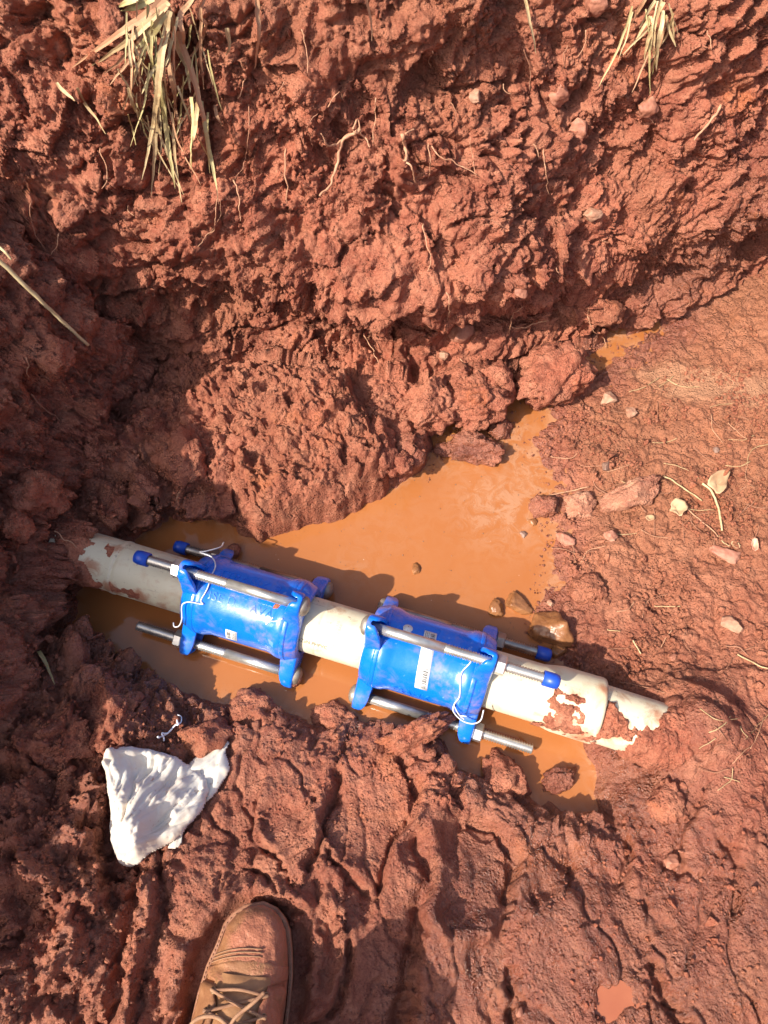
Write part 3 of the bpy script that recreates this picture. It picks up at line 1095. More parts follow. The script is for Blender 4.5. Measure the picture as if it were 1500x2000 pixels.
mud_patch(rp, BR - .001, [(axial(rp, 1078), -.25), (axial(rp, 1110), -.35), (axial(rp, 1135), -.15), (axial(rp, 1128), .08), (axial(rp, 1090), .0)], .0028, M['mud'], seed=12)
# the pipe that runs on into the earth at the right
ep, h = pipe_thing('water_pipe', 1130, 1345, 'cream plastic pipe end half buried in red mud beyond the socket')
ep.matrix_world = Matrix.Translation((0, -.002, -.006)) @ ep.matrix_world @ Matrix.Rotation(R(2.0), 4, 'Y') @ Matrix.Rotation(R(-1.0), 4, 'Z')
barrel(ep, [(-h, PR), (h, PR)], [(1200, .4, .035, .85), (1240, .9, .03, .8), (1260, -.4, .03, .75), (1200, -.9, .02, .65)], .12, .3)
mud_patch(ep, PR, [(axial(ep, 1168), -.55), (axial(ep, 1186), -.5), (axial(ep, 1200), -.1), (axial(ep, 1222), .1), (axial(ep, 1234), .5), (axial(ep, 1205), .62), (axial(ep, 1192), .55), (axial(ep, 1175), .95), (axial(ep, 1158), .9)], .009, M['mud'], 56, seed=15)
mud_patch(ep, PR, [(axial(ep, 1236), .30), (axial(ep, 1262), -.1), (axial(ep, 1282), -.75), (axial(ep, 1296), -1.5), (axial(ep, 1343), -1.6), (axial(ep, 1343), 1.9), (axial(ep, 1232), 1.9), (axial(ep, 1218), 1.2), (axial(ep, 1228), .75)], .010, M['soil'], 60, seed=16)


mud_patch(rp, BR - .001, [(axial(rp, 1140), .95), (axial(rp, 1150), .45), (axial(rp, 1168), .50), (axial(rp, 1167), 1.25), (axial(rp, 1120), 1.3)], .0036, M['mud'], 44, seed=13)


# ---- writing bent round a cylinder
def text_mesh(name, body, size, mat, parent, r, x, phi, rot=0.0, depth=.0006, spacing=1.0):
    cu = bpy.data.curves.new(name, 'FONT')
    cu.body = body
    cu.size = size
    cu.extrude = depth
    cu.align_x = 'CENTER'
    cu.align_y = 'CENTER'
    cu.space_character = spacing
    cu.resolution_u = 3
    ob = bpy.data.objects.new(name, cu)
    COL.objects.link(ob)
    bpy.context.view_layer.update()
    me = bpy.data.meshes.new_from_object(ob)
    bpy.data.objects.remove(ob)
    bpy.data.curves.remove(cu)
    me.name = name
    c, s = math.cos(rot), math.sin(rot)
    for v in me.vertices:
        a, b, h_ = v.co
        a, b = a * c - b * s, a * s + b * c
        v.co = wrap(r + h_ + depth * .3, x + a, phi - b / r)
    me.materials.clear()
    return link(name, me, mat, parent)


text_mesh('pipe_print', '- UhZaN PHPVC', .0085, M['ink'], mp_, PR, axial(mp_, 622), .66, 0, .00015)
for k in range(3):
    text_mesh('pipe_print', ['UZPVC 110', 'TRANZ 12 BAR', 'CLASS 9'][k], .0062, M['inkgrey'], mp_, PR, axial(mp_, 662 + 6 * k), -.05 + .2 * k, R(84), .00012)


# ------------------------------------------------------------------ restrained couplings
RODR = .0865
PHI = [R(-15), R(104), R(-134)]                       # front rod, near rod, far rod
ROD = .0082
BODY = .0610


def lug_geo(phi, xplate, d):
    """U-shaped lug: plate at xplate, side webs towards d (+1/-1 along X), running outward"""
    st = [(.052, .026, .026), (.064, .0235, .026), (.076, .0195, .0245), (.086, .0185, .024), (.0955, .0165, .0215), (.1035, .0125, .0175), (.1075, .0075, .013)]
    V, F = [], []
    t = .0065
    for r, w, dep in st:
        r_ = min(t, w * .6)
        prof = []
        # outer outline then inner outline of the U, in (axial, tangential)
        o_ = [(dep, w), (.004, w), (.0015, w - .0015), (0, w - .004), (0, -w + .004), (.0015, -w + .0015), (.004, -w), (dep, -w)]
        i_ = [(dep, -w + r_), (t + .002, -w + r_), (t, -w + r_ + .002), (t, w - r_ - .002), (t + .002, w - r_), (dep, w - r_)]
        for ax, tg in o_ + i_:
            x = xplate + d * ax
            s, c = math.sin(phi), math.cos(phi)
            ry, rz = -r * s, r * c
            V.append((x, ry - tg * c, rz - tg * s))
    n = 14
    for i in range(len(st) - 1):
        for k in range(n):
            a, b = i * n + k, i * n + (k + 1) % n
            F.append((a, b, b + n, a + n))
    base = (len(st) - 1) * n
    F.append(tuple(range(base, base + n)))
    return V, F


def thread_geo(x0, x1, r, pitch=.0040, seg=14, helix=True):
    n = max(2, int(abs(x1 - x0) / pitch * 2))
    prof = [(x0, 0.0)]
    for i in range(n + 1):
        x = x0 + (x1 - x0) * i / n
        prof.append((x, r if i % 2 == 0 else r * .75))
    prof.append((x1, 0.0))
    return lathe_geo(prof, seg)


def move(geo, off):
    return [(v[0] + off[0], v[1] + off[1], v[2] + off[2]) for v in geo[0]], geo[1]


def hex_geo(x0, x1, r, rot=0.0):
    V, F = [], []
    for x, rr in ((x0, .0), (x0, r * .9), (x0 + (x1 - x0) * .12, r), (x1 - (x1 - x0) * .12, r), (x1, r * .9), (x1, 0)):
        for k in range(6):
            a = rot + math.pi / 3 * k
            V.append((x, rr * math.cos(a), rr * math.sin(a)))
    for i in range(5):
        for k in range(6):
            a, b = i * 6 + k, i * 6 + (k + 1) % 6
            F.append((a, b, b + 6, a + 6))
    return V, F


def bevel_smooth(o, w=.0018, seg=2, ang=35):
    m = o.modifiers.new('bevel', 'BEVEL')
    m.width = w
    m.segments = seg
    m.limit_method = 'ANGLE'
    m.angle_limit = R(ang)
    return o


def coupling(pxl, pxr, nut_side, label, ends, caps):
    a, b = axis_at(pxl), axis_at(pxr)
    e = empty('pipe_coupling')
    e.matrix_world = pipe_frame((a + b) / 2)
    tag(e, label, 'coupling')
    L = (b - a).length / 2
    # sleeve with flared mouths
    prof = [(-L + .006, .052), (-L + .006, .0655), (-L + .020, .0655), (-L + .026, .0645), (-L + .031, .0625), (-L + .038, BODY), (0, BODY + .0006),
            (L - .038, BODY), (L - .031, .0625), (L - .026, .0645), (L - .020, .0655), (L - .006, .0655), (L - .006, .052)]
    mesh('sleeve', *lathe_geo(prof, 72), M['blue'], e)
    for s in (-1, 1):
        ring = [(s * (L + .012), PR + .0025), (s * (L + .012), .0560), (s * (L + .009), .0595), (s * (L - .004), .0645), (s * (L - .012), .0665), (s * (L - .0145), .0655), (s * (L - .0145), PR + .004), (s * (L + .005), PR + .0022)]
        geos = [lathe_geo(ring, 64, True)] + [lug_geo(ph, s * (L + .012), -s) for ph in PHI]
        o = mesh('end_ring', *merge(geos), M['blue'], e)
        bm = bmesh.new(); bm.from_mesh(o.data); bmesh.ops.recalc_face_normals(bm, faces=bm.faces); bm.to_mesh(o.data); bm.free()
        o.data.polygons.foreach_set('use_smooth', [True] * len(o.data.polygons))
        bevel_smooth(o, .0016, 2, 40)
    for i, ph in enumerate(PHI):
        off = (0, -RODR * math.sin(ph), RODR * math.cos(ph))
        n = nut_side
        xh = -n * (L + .012)                          # bolt head end
        xe = ends[i](e, off) if callable(ends[i]) else n * ends[i]
        mat = M['darksteel'] if i == 2 else M['steel']
        xt = n * (L - .062)
        shank = lathe_geo([(xh, 0), (xh, ROD * .95), (xt, ROD * .95), (xt, ROD * .8)], 20)
        thr = thread_geo(xt, xe, ROD)
        rod = mesh('tie_rod', *merge([move(shank, off), move(thr, off)]), mat, e)
        head = lathe_geo([(xh + n * .0005, .0150), (xh - n * .003, .0150), (xh - n * .006, .0132), (xh - n * .0085, .009), (xh - n * .0098, .005), (xh - n * .0100, 0)], 28)
        mesh('bolt_head', *move(head, off), M['brass'], rod)
        nx = n * (L + .0125)
        nut = mesh('nut', *move(hex_geo(nx, nx + n * .0145, .0152, .3 + i), off), M['zinc'] if i < 2 else M['darksteel'], rod, smooth=False)
        if caps[i]:
            cp_ = lathe_geo([(xe - n * .020, ROD), (xe - n * .020, .0110), (xe - n * .004, .0112), (xe + n * .002, .0098), (xe + n * .004, .006), (xe + n * .0045, 0)], 28)
            mesh('end_cap', *move(cp_, off), M['cap'], rod)
    return e, L


def end_px(px):
    def f(e, off):
        best, bx = 1e9, 0
        for k in np.linspace(-.35, .35, 1401):
            w = e.matrix_world @ Vector((k, off[1], off[2]))
            d = abs(pix(np.array(w))[0] - px)
            if d < best: best, bx = d, k
        return bx
    return f


c1, L1 = coupling(397, 590, -1, 'blue three-rod coupling on the left, with raised lettering and a small barcode sticker',
                  [end_px(268), end_px(270), end_px(345)], [True, False, True])
c2, L2 = coupling(735, 938, 1, 'blue coupling with a long white barcode sticker on the right half of the pipe',
                  [end_px(1088), end_px(1040), end_px(1072)], [True, False, True])

text_mesh('raised_lettering', 'TTRANX  2', .021, M['blue'], c1, BODY, -.002, -.62, R(0), .0010, 1.0)
text_mesh('raised_lettering', 'E 3SE D', .019, M['blue'], c1, BODY, -.042, .035, R(0), .0009, 1.05)
text_mesh('raised_lettering', 'AVA', .019, M['blue'], c1, BODY, .034, .06, R(0), .0009, 1.05)
text_mesh('raised_lettering', 'TRANX', .017, M['blue'], c2, BODY, -.012, 1.12, R(0), .0012, 1.1)


def sticker(e, r, x0, x1, p0, p1, skew, name='sticker', th=.00035):
    """white paper stuck round the sleeve"""
    V, F = [], []
    n = 14
    for i in range(n + 1):
        ph = p0 + (p1 - p0) * i / n
        for x in (x0, x1):
            V.append(wrap(r + th, x + skew * i / n, ph))
    for i in range(n):
        F.append((2 * i, 2 * i + 1, 2 * i + 3, 2 * i + 2))
    # thickness
    o = mesh(name, V, F, M['paper'], e)
    m = o.modifiers.new('thick', 'SOLIDIFY'); m.thickness = .0003; m.offset = 0
    return o


def marks(st, r, rects, x0, p0, skew, p1, mat):
    V, F = [], []
    for a0, a1, b0, b1 in rects:                      # axial, angular
        k = len(V)
        n = max(1, int((b1 - b0) / .12))
        for i in range(n + 1):
            b = b0 + (b1 - b0) * i / n
            sk = skew * (b - p0) / (p1 - p0)
            V += [wrap(r, a0 + sk, b), wrap(r, a1 + sk, b)]
        for i in range(n):
            F.append((k + 2 * i, k + 2 * i + 1, k + 2 * i + 3, k + 2 * i + 2))
    o = mesh('print', V, F, mat, st, smooth=False)
    return tag(o, kind='stuff')


def text_lines(x_rows, b0, b1, rr, w=.0012):
    out = []
    for x in x_rows:
        b = b0
        while b < b1:
            l = rr.uniform(.012, .05)
            out.append((x, x + w, b, min(b + l, b1)))
            b += l + rr.uniform(.008, .02)
    return out


rr = random.Random(4)
SR = BODY + .0006
# coupling 2: one long paper strip that passes under the front rod
xs0, xs1, p0, p1, sk = -.0150, .0045, -.72, .80, .008
st = sticker(c2, SR, xs0, xs1, p0, p1, sk)
bars = []
b = .22
while b < .62:
    w = rr.choice([.008, .012, .02, .028])
    bars.append((xs0 + .009, xs0 + .0165, b, b + w)); b += w + rr.choice([.010, .016, .022])
bars += [(xs0 + .009, xs0 + .0165, .66 + .02 * k, .668 + .02 * k) for k in range(5)]
b = -.66
while b < -.38:
    w = rr.choice([.008, .014, .022]); bars.append((xs0 + .010, xs0 + .017, b, b + w)); b += w + rr.choice([.012, .02])
marks(st, SR + .0008, bars, xs0, p0, sk, p1, M['ink'])
tl = text_lines([xs0 + .0025, xs0 + .0050], .10, .72, rr) + text_lines([xs0 + .0085, xs0 + .011, xs0 + .0135], -.02, .16, rr) + text_lines([xs0 + .002, xs0 + .0045, xs0 + .007], -.68, -.36, rr)
marks(st, SR + .0008, tl, xs0, p0, sk, p1, M['inkgrey'])
# round seal with a gold mark
V = []; F = []
n = 28
cxs, cps = -.040, -.62
V.append(wrap(SR + .0004, cxs, cps))
for k in range(n):
    a_ = 2 * math.pi * k / n
    V.append(wrap(SR + .0004, cxs + .0075 * math.cos(a_), cps + .0075 * math.sin(a_) / SR))
F = [(0, 1 + k, 1 + (k + 1) % n) for k in range(n)]
seal = mesh('round_sticker', V, F, M['paper'], c2)
text_mesh('printed_mark', '2', .010, M['ink'], seal, SR + .0004, cxs, cps, R(-20), .00015)
seal.modifiers.new('thick', 'SOLIDIFY').thickness = .0003
# coupling 1: small barcode sticker low on the sleeve
s0, s1, q0, q1 = -.0170, .0020, .80, 1.22
st = sticker(c1, SR, s0, s1, q0, q1, -.001)
marks(st, SR + .0008, [(s0 + .0025, s0 + .0085, .85 + .022 * k, .85 + .022 * k + rr.choice([.008, .014])) for k in range(14)], s0, q0, -.001, q1, M['ink'])
marks(st, SR + .0008, text_lines([s0 + .0105, s0 + .013, s0 + .0155], .85, 1.16, rr), s0, q0, -.001, q1, M['inkgrey'])


# wires left tied round the rings
def wire(e, pts, r=.0011, name='tie_wire'):
    """pts: (x, phi, radius)"""
    q = spline([wrap(rr_, x, ph) for x, ph, rr_ in pts], 8)
    return mesh(name, *tube_geo(q, r, 6), M['wire'], e)


Lr = L1 + .012
wire(c1, [(-Lr + .012, -1.75, .090), (-Lr + .018, -1.45, .078), (-Lr + .006, -1.10, .071), (-Lr + .000, -.98, .0705), (-Lr + .022, -.92, .0705), (-Lr + .036, -.70, .069), (-Lr + .038, -.45, .0665), (-Lr + .040, -.1, .0655),
          (-Lr + .036, .20, .0655), (-Lr + .040, .28, .0655), (-Lr + .020, .30, .0695), (-Lr + .010, .42, .0705), (-Lr + .012, .75, .071), (-Lr + .006, 1.02, .0715), (-Lr - .004, 1.15, .071), (-Lr - .006, 1.05, .068)])
wire(c1, [(L1 - .032, .10, .0625), (L1 - .040, .32, .0625)], .0012)
wire(c1, [(L1 - .016, .06, .067), (L1 - .024, .15, .0665), (L1 - .033, .20, .064)], .0009)
Lr = L2 + .012
wire(c2, [(Lr - .030, -.42, .075), (Lr - .034, -.20, .0665), (Lr - .042, .05, .066), (Lr - .040, .30, .066), (Lr - .036, .60, .0665), (Lr - .040, .85, .068), (Lr - .038, 1.05, .0715), (Lr - .022, 1.22, .076), (Lr - .006, 1.20, .076),
          (Lr + .003, 1.0, .074), (Lr + .003, .75, .068)])
wire(c2, [(Lr - .041, .86, .0685), (Lr - .030, 1.02, .074), (Lr - .020, 1.14, .0755), (Lr - .026, 1.05, .0745), (Lr - .018, 1.00, .0745)], .0009)

# mud left on the castings
def lump(e, loc, s, mat, sub=3, seed=0, name='mud_lump'):
    V, F = ICO[sub]
    q = V * 1.6 + seed * 5.3
    d = 1 + .22 * fbm(q, 3, seed) + .25 * np.sqrt(np.clip(1 - (worley(q * 1.7, seed)[0] / .75) ** 2, 0, 1))
    V2 = V * d[:, None] * np.array(s)
    o = mesh(name, V2, F, mat, e)
    o.location = loc
    return o


def on_lug(L, side, ph, r, dx):
    return wrap(r, side * (L + .012) - side * dx, ph)


lump(c1, on_lug(L1, -1, PHI[2], .116, .012), (.010, .012, .013), M['soil_wet'], 3, 3)
lump(c1, on_lug(L1, 1, PHI[1], .092, .004), (.013, .012, .010), M['soil_wet'], 3, 4)
lump(c1, on_lug(L1, 1, PHI[2], .094, .014), (.013, .013, .012), M['mud'], 3, 5)
mud_patch(c1, BODY, [(.046, -.52), (.056, -.60), (.064, -.42), (.066, -.20), (.050, -.18), (.047, -.30)], .004, M['mud'], 30, 21)
mud_patch(c1, BODY, [(-.075, .10), (-.02, .16), (-.01, .28), (-.05, .26), (-.078, .22)], .0007, M['mud'], 44, 22, ragged=.009)
mud_patch(c1, BODY, [(.01, .26), (.050, .22), (.066, .30), (.04, .38), (.012, .36)], .0007, M['mud'], 44, 23, ragged=.009)

# ------------------------------------------------------------------ the work boot
def boot_leather():
    m, nt, b = nmat('dusty_tan_leather')
    n = NB(nt)
    p = n.coord()
    c = n.mix(n.ramp(n.noise(p, 22, 5, .6), [(.35, 0), (.7, 1)]), (.215, .083, .034), (.33, .152, .066))
    c = n.mix(n.math('MULTIPLY', n.ramp(n.noise(p, 110, 4), [(.5, 0), (.75, 1)]), .35), c, (.54, .28, .15))
    mud = n.attr('mud')
    mk = n.ramp(n.math('ADD', mud, n.math('MULTIPLY', n.math('SUBTRACT', n.noise(p, 48, 7, .7), .5), 1.3)), [(.30, 0), (.60, 1)])
    c = n.mix(n.math('MULTIPLY', mk, .85), c, n.mix(n.noise(p, 120, 5), (.30, .085, .045), (.44, .17, .095)))
    nt.links.new(c, b.inputs['Base Color'])
    nt.links.new(n.ramp(n.noise(p, 60, 3), [(.3, .48), (.7, .75)]), b.inputs['Roughness'])
    nb = n.bump(n.noise(p, 60, 6, .65), .35, .002)
    nb = n.bump(n.voro(p, 420), .25, .001, nb)
    nb = n.bump(n.math('MULTIPLY', mk, n.noise(p, 160, 5)), .7, .003, nb)
    nt.links.new(nb, b.inputs['Normal'])
    return m


M['boot'] = boot_leather()
M['sole'] = grainy('muddy_rubber_welt', (.20, .080, .042), (.32, .14, .075), 60, (.5, .8), .5, 160, .0015)
M['lace'] = grainy('dusty_boot_lace', (.22, .10, .055), (.36, .20, .11), 60, (.7, .9), .5, 500, .0006)
M['tongue'] = grainy('brown_tongue_leather', (.26, .12, .05), (.38, .19, .085), 40, (.5, .75), .4, 200, .001)
M['trouser'] = grainy('dusty_work_trousers', (.10, .10, .13), (.17, .16, .18), 60, (.8, .95), .4, 400, .001)
M['thread'] = simple('dirty_tan_thread', (.27, .14, .075), .8)
M['eyelet'] = simple('dull_eyelet', (.28, .19, .11), .4, .8)

GZ = .128
toe = P(512, 1766, GZ)
back = P(470, 1962, GZ + .05)
ang = math.atan2(toe[0] - back[0], toe[1] - back[1])
boot = empty('work_boot', (toe[0], toe[1], GZ - .017))
boot.rotation_euler = (R(1.5), 0, -ang)
tag(boot, 'tan leather lace-up work boot with a muddy toe, standing in the mud', 'boot')
# local: +Y towards the toe tip (0), heel at -.29; +X the inner side
kv = np.array([0, .004, .012, .025, .045, .07, .10, .13, .16, .20, .24, .27, .285, .292])
kr = np.array([.000, .016, .0255, .0340, .0395, .0440, .0455, .0450, .0430, .038, .034, .028, .018, .004])
kl = np.array([.000, .018, .0285, .0385, .0430, .0510, .0560, .0580, .0560, .046, .037, .029, .018, .004])
kh = np.array([.020, .034, .043, .050, .0560, .0650, .0800, .0960, .1120, .126, .13, .13, .125, .11])


def boot_pt(v, a, off=0.0):
    """v: distance back from the toe tip; a: 0 (inner welt) .. pi (outer welt)"""
    r, l, h = np.interp(v, kv, kr), np.interp(v, kv, kl), np.interp(v, kv, kh)
    c, s = math.cos(a), math.sin(a)
    ex = .72 + .10 * min(1, v / .1)
    x = (r if c > 0 else l) * (abs(c) ** ex) * (1 if c > 0 else -1)
    z = .016 + (h - .016) * (abs(s) ** (.80 if v < .09 else .95))
    crease = 0
    if .060 < v < .10:
        crease = -.0022 * math.exp(-((v - .070 - .006 * math.cos(a)) / .004) ** 2) * s - .0018 * math.exp(-((v - .082 + .004 * math.cos(a * 2)) / .003) ** 2) * s
    n_ = .0008 * math.sin(37 * v + 3 * a) * s
    d = Vector((c * .8, 0.25 if v < .02 else 0, s * .9)).normalized() * (off + crease + n_)
    return Vector((x, -v, z)) + d


vs_ = np.concatenate([[0, .0015, .004, .008], np.linspace(.012, .292, 86)])
NA = 48
V, F = [], []
for v in vs_:
    for k in range(NA + 1):
        V.append(boot_pt(v, math.pi * k / NA))
for i in range(len(vs_) - 1):
    for k in range(NA):
        a, b = i * (NA + 1) + k, i * (NA + 1) + k + 1
        F.append((a, b, b + NA + 1, a + NA + 1))
# keep the throat open behind the vamp
def throat(v): return .0 if v < .118 else min(.62, .30 + (v - .118) * 6)
F2 = []
for (a, b, c, d) in F:
    v = -V[a][1]; k = (a % (NA + 1)) * math.pi / NA
    F2.append((a, b, c, d))
up = mesh('upper', V, F2, M['boot'], boot)
mu = up.data.attributes.new('mud', 'FLOAT', 'POINT')
vals = []
for v in V:
    d_toe = math.hypot((v[0] - .008) / .030, (v[1] + .040) / .030)
    m_ = .95 * math.exp(-d_toe ** 4 * .5)
    m_ = max(m_, .75 * math.exp(-max(0, v[2] - .022) / .012))
    m_ = max(m_, .55 * (v[0] > .030) * (v[1] > -.16))
    m_ = max(m_, .30)
    vals.append(m_)
mu.data.foreach_set('value', vals)
vv = np.array([v[:] for v in V]); nz = fbm(vv * 120, 3, 12) + .8 * np.sqrt(np.clip(1 - (worley(vv * 160, 13)[0] / .7) ** 2, 0, 1)) * sstep(-.1, .4, fbm(vv * 45, 2, 14))
for v_, m_, z_ in zip(up.data.vertices, vals, nz):
    v_.co += v_.co.normalized() * 0 + Vector((0, 0, 1)) * float(.0018 * z_ * sstep(.5, .9, m_)) * (1 if v_.co.z > .022 else .2)
# ankle shaft and collar
sh = []
for zz, yy, rx, ry, xx in [(.060, -.215, .040, .066, -.006), (.10, -.218, .041, .066, -.006), (.14, -.222, .043, .062, -.007), (.18, -.228, .045, .060, -.008), (.215, -.234, .047, .061, -.009), (.222, -.235, .046, .060, -.009), (.215, -.234, .043, .057, -.009), (.17, -.228, .040, .054, -.008)]:
    sh.append([Vector((xx + rx * math.cos(a), yy + ry * math.sin(a), zz)) for a in np.linspace(0, 2 * math.pi, 41)[:-1]])
V = [q for s in sh for q in s]
F = [(i * 40 + k, i * 40 + (k + 1) % 40, (i + 1) * 40 + (k + 1) % 40, (i + 1) * 40 + k) for i in range(len(sh) - 1) for k in range(40)]
o = mesh('shaft', V, F, M['boot'], boot)
o.data.attributes.new('mud', 'FLOAT', 'POINT')
# sole with a welt standing out round the upper
V, F = [], []
outl = [(-np.interp(v, kv, kr) - .0055, v) for v in kv[::-1]]
ring = []
for v in np.linspace(.292, .0, 60): ring.append((np.interp(v, kv, kr) + .0055 * min(1, (v + .004) / .02), -v + .004 * max(0, 1 - v / .03)))
for v in np.linspace(.0, .292, 60)[1:]: ring.append((-np.interp(v, kv, kl) - .0060 * min(1, (v + .004) / .02), -v + .004 * max(0, 1 - v / .03)))
lev = [(-.012, .985), (.010, .985), (.0125, 1.0), (.0175, 1.0), (.0190, .985), (.0185, .93)]
cx_, cy_ = -.006, -.14
for z, s in lev:
    for x, y in ring: V.append(((x - cx_) * s + cx_, (y - cy_) * s + cy_, z))
n = len(ring)
for i in range(len(lev) - 1):
    for k in range(n):
        a, b = i * n + k, i * n + (k + 1) % n
        F.append((a, b, b + n, a + n))
F.append(tuple(range(n))[::-1])
mesh('sole', V, F, M['sole'], boot)
# welt stitches
geos = []
for k in range(4, n - 4, 1):
    x, y = ring[k]
    if y < -.17: continue
    x2, y2 = ring[k + 1]
    s = .965
    a = ((x - cx_) * s + cx_, (y - cy_) * s + cy_, .0192)
    b = ((x * .45 + x2 * .55 - cx_) * s + cx_, (y * .45 + y2 * .55 - cy_) * s + cy_, .0192)
    geos.append(tube_geo([a, b], .0006, 5))
tag(mesh('welt_stitching', *merge(geos), M['thread'], boot), kind='stuff')
# three seams across the vamp, edge of the toe cap
for dv_, off in ((.0, .0006), (.0035, .0006), (.0075, .0006)):
    pts = []
    for a in np.linspace(1.30, math.pi - .15, 26):
        v = .044 + dv_ + .010 * math.cos(a) ** 2 - .004 * math.cos(a)
        pts.append(boot_pt(v, a, off + .0002))
    mesh('seam', *tube_geo(pts, .00075, 5), M['thread'], boot)
# raised toe-cap panel behind the seams
V, F = [], []
na, nv = 30, 12
for i in range(nv + 1):
    for k in range(na + 1):
        a = .12 + (math.pi - .24) * k / na
        v0 = .055 + .010 * math.cos(a) ** 2 - .004 * math.cos(a)
        v1 = .076 + .006 * math.sin(a) ** 3
        v = v0 + (v1 - v0) * i / nv
        V.append(boot_pt(v, a, .0013 if 0 < i < nv else -.0006))
for i in range(nv):
    for k in range(na):
        a = i * (na + 1) + k
        F.append((a, a + 1, a + na + 2, a + na + 1))
o = mesh('vamp', V, F, M['boot'], boot)
at = o.data.attributes.new('mud', 'FLOAT', 'POINT')
at.data.foreach_set('value', [max(.28, .62 * sstep(.008, .028, v[0]), .6 * (v[2] < .03)) for v in V])
# tongue bulging between the facings
V, F = [], []
for i in range(22):
    v = .070 + .14 * i / 21
    for k in range(13):
        a = math.pi / 2 + (k - 6) / 6 * .62
        bul = .0035 * math.cos((k - 6) / 6 * 1.4) + .0016 * math.sin(v * 260 + k)
        q = boot_pt(v, a, .0005 + bul)
        V.append(q)
for i in range(21):
    for k in range(12):
        a = i * 13 + k
        F.append((a, a + 1, a + 14, a + 13))
mesh('tongue', V, F, M['tongue'], boot)


# facings with eyelets
def facing(side):
    V, F = [], []
    ni, nk = 22, 10
    for i in range(ni + 1):
        v = .079 + .135 * i / ni
        for k in range(nk + 1):
            t = k / nk
            edge_ = .36 + .10 * (i / ni)
            if i < 3: edge_ += (3 - i) * .07
            a = math.pi / 2 + side * (edge_ + t * .70)
            lift = .0055 if 0 < k < nk else (.0045 if k == 0 else -.001)
            if i in (0,): lift = -.0005
            V.append(boot_pt(v, a, lift + (.0015 if k < 3 and i > 0 else 0)))
    for i in range(ni):
        for k in range(nk):
            a = i * (nk + 1) + k
            F.append((a, a + 1, a + nk + 2, a + nk + 1))
    o = mesh('facing', V, F, M['boot'], boot)
    o.data.attributes.new('mud', 'FLOAT', 'POINT')
    if side < 0:
        o.data.attributes['mud'].data.foreach_set('value', [.55] * len(V))
    mm = o.modifiers.new('thick', 'SOLIDIFY'); mm.thickness = .0022
    return o


fl, fr = facing(1), facing(-1)
eye = {}
for i in range(5):
    v = .086 + .0185 * i
    for side, f in ((1, fl), (-1, fr)):
        a = math.pi / 2 + side * (.50 + .02 * i)
        c = boot_pt(v, a, .0082)
        eye[(i, side)] = c
        nrm = (boot_pt(v, a, .02) - boot_pt(v, a, .0)).normalized()
        t1 = nrm.orthogonal().normalized(); t2 = nrm.cross(t1)
        pts = [c + (t1 * math.cos(q) + t2 * math.sin(q)) * .0031 for q in np.linspace(0, 2 * math.pi, 13)]
        mesh('eyelet', *tube_geo(pts, .0008, 6, False), M['eyelet'], f)


def lace(pts, r=.0019):
    q = spline(pts, 8)
    return mesh('lace', *tube_geo(q, r, 8), M['lace'], boot)


up_ = Vector((0, 0, .0045))
for i in range(4):
    for s in (1, -1):
        a, b = eye[(i, s)], eye[(i + 1, -s)]
        mid = (a + b) / 2 + Vector((0, 0, .0065 + .001 * s))
        lace([a - up_ * .5, a + up_ * .6, mid, b + up_ * .7, b - up_ * .4])
lace([eye[(0, 1)] + up_ * .3, (eye[(0, 1)] + eye[(0, -1)]) / 2 + Vector((0, .004, .006)), eye[(0, -1)] + up_ * .3])
kc = (eye[(2, 1)] + eye[(2, -1)]) / 2 + Vector((.004, .004, .014))
lace([kc + Vector((.004, 0, 0)), kc + Vector((-.018, .014, .004)), kc + Vector((-.040, .010, .002)), kc + Vector((-.050, -.006, -.003)), kc + Vector((-.040, -.020, -.002)), kc + Vector((-.016, -.010, .003)), kc], .0022)
lace([kc, kc + Vector((.016, .004, .005)), kc + Vector((.034, -.004, .003)), kc + Vector((.040, -.022, -.002)), kc + Vector((.026, -.034, 0)), kc + Vector((.008, -.018, .003)), kc], .0022)
lace([kc + Vector((-.006, 0, 0)), kc + Vector((.002, .016, .006)), kc + Vector((.018, .030, .010)), kc + Vector((.030, .042, .010))], .0021)
lace([kc, kc + Vector((-.012, -.010, .004)), kc + Vector((-.024, -.030, .002)), kc + Vector((-.028, -.052, .002))], .0021)
lace([kc + Vector((-.006, -.005, .003)), kc + Vector((0, .004, .005)), kc + Vector((.006, .001, .003)), kc + Vector((.003, -.006, .003)), kc + Vector((-.004, -.004, .004))], .0024)
# unseen trouser leg above the collar, added for its shadow and cut short
V, F = [], []
for zz, yy, xx, rx, ry in [(.190, -.232, -.008, .050, .064), (.205, -.236, -.008, .064, .076), (.215, -.241, -.010, .066, .078), (.222, -.242, -.010, .066, .078), (.229, -.243, -.010, .066, .078), (.236, -.243, -.010, .066, .079), (.243, -.244, -.010, .066, .079), (.250, -.245, -.010, .066, .079), (.253, -.245, -.010, .04, .05)]:
    for k in range(32):
        a = 2 * math.pi * k / 32
        w = 1 + .05 * math.sin(3 * a + zz * 30) + .03 * math.sin(7 * a - zz * 50)
        V.append((xx + rx * w * math.cos(a), yy + ry * w * math.sin(a), zz))
F = [(i * 32 + k, i * 32 + (k + 1) % 32, (i + 1) * 32 + (k + 1) % 32, (i + 1) * 32 + k) for i in range(8) for k in range(32)]
mesh('trouser_leg', V, F, M['trouser'], boot)

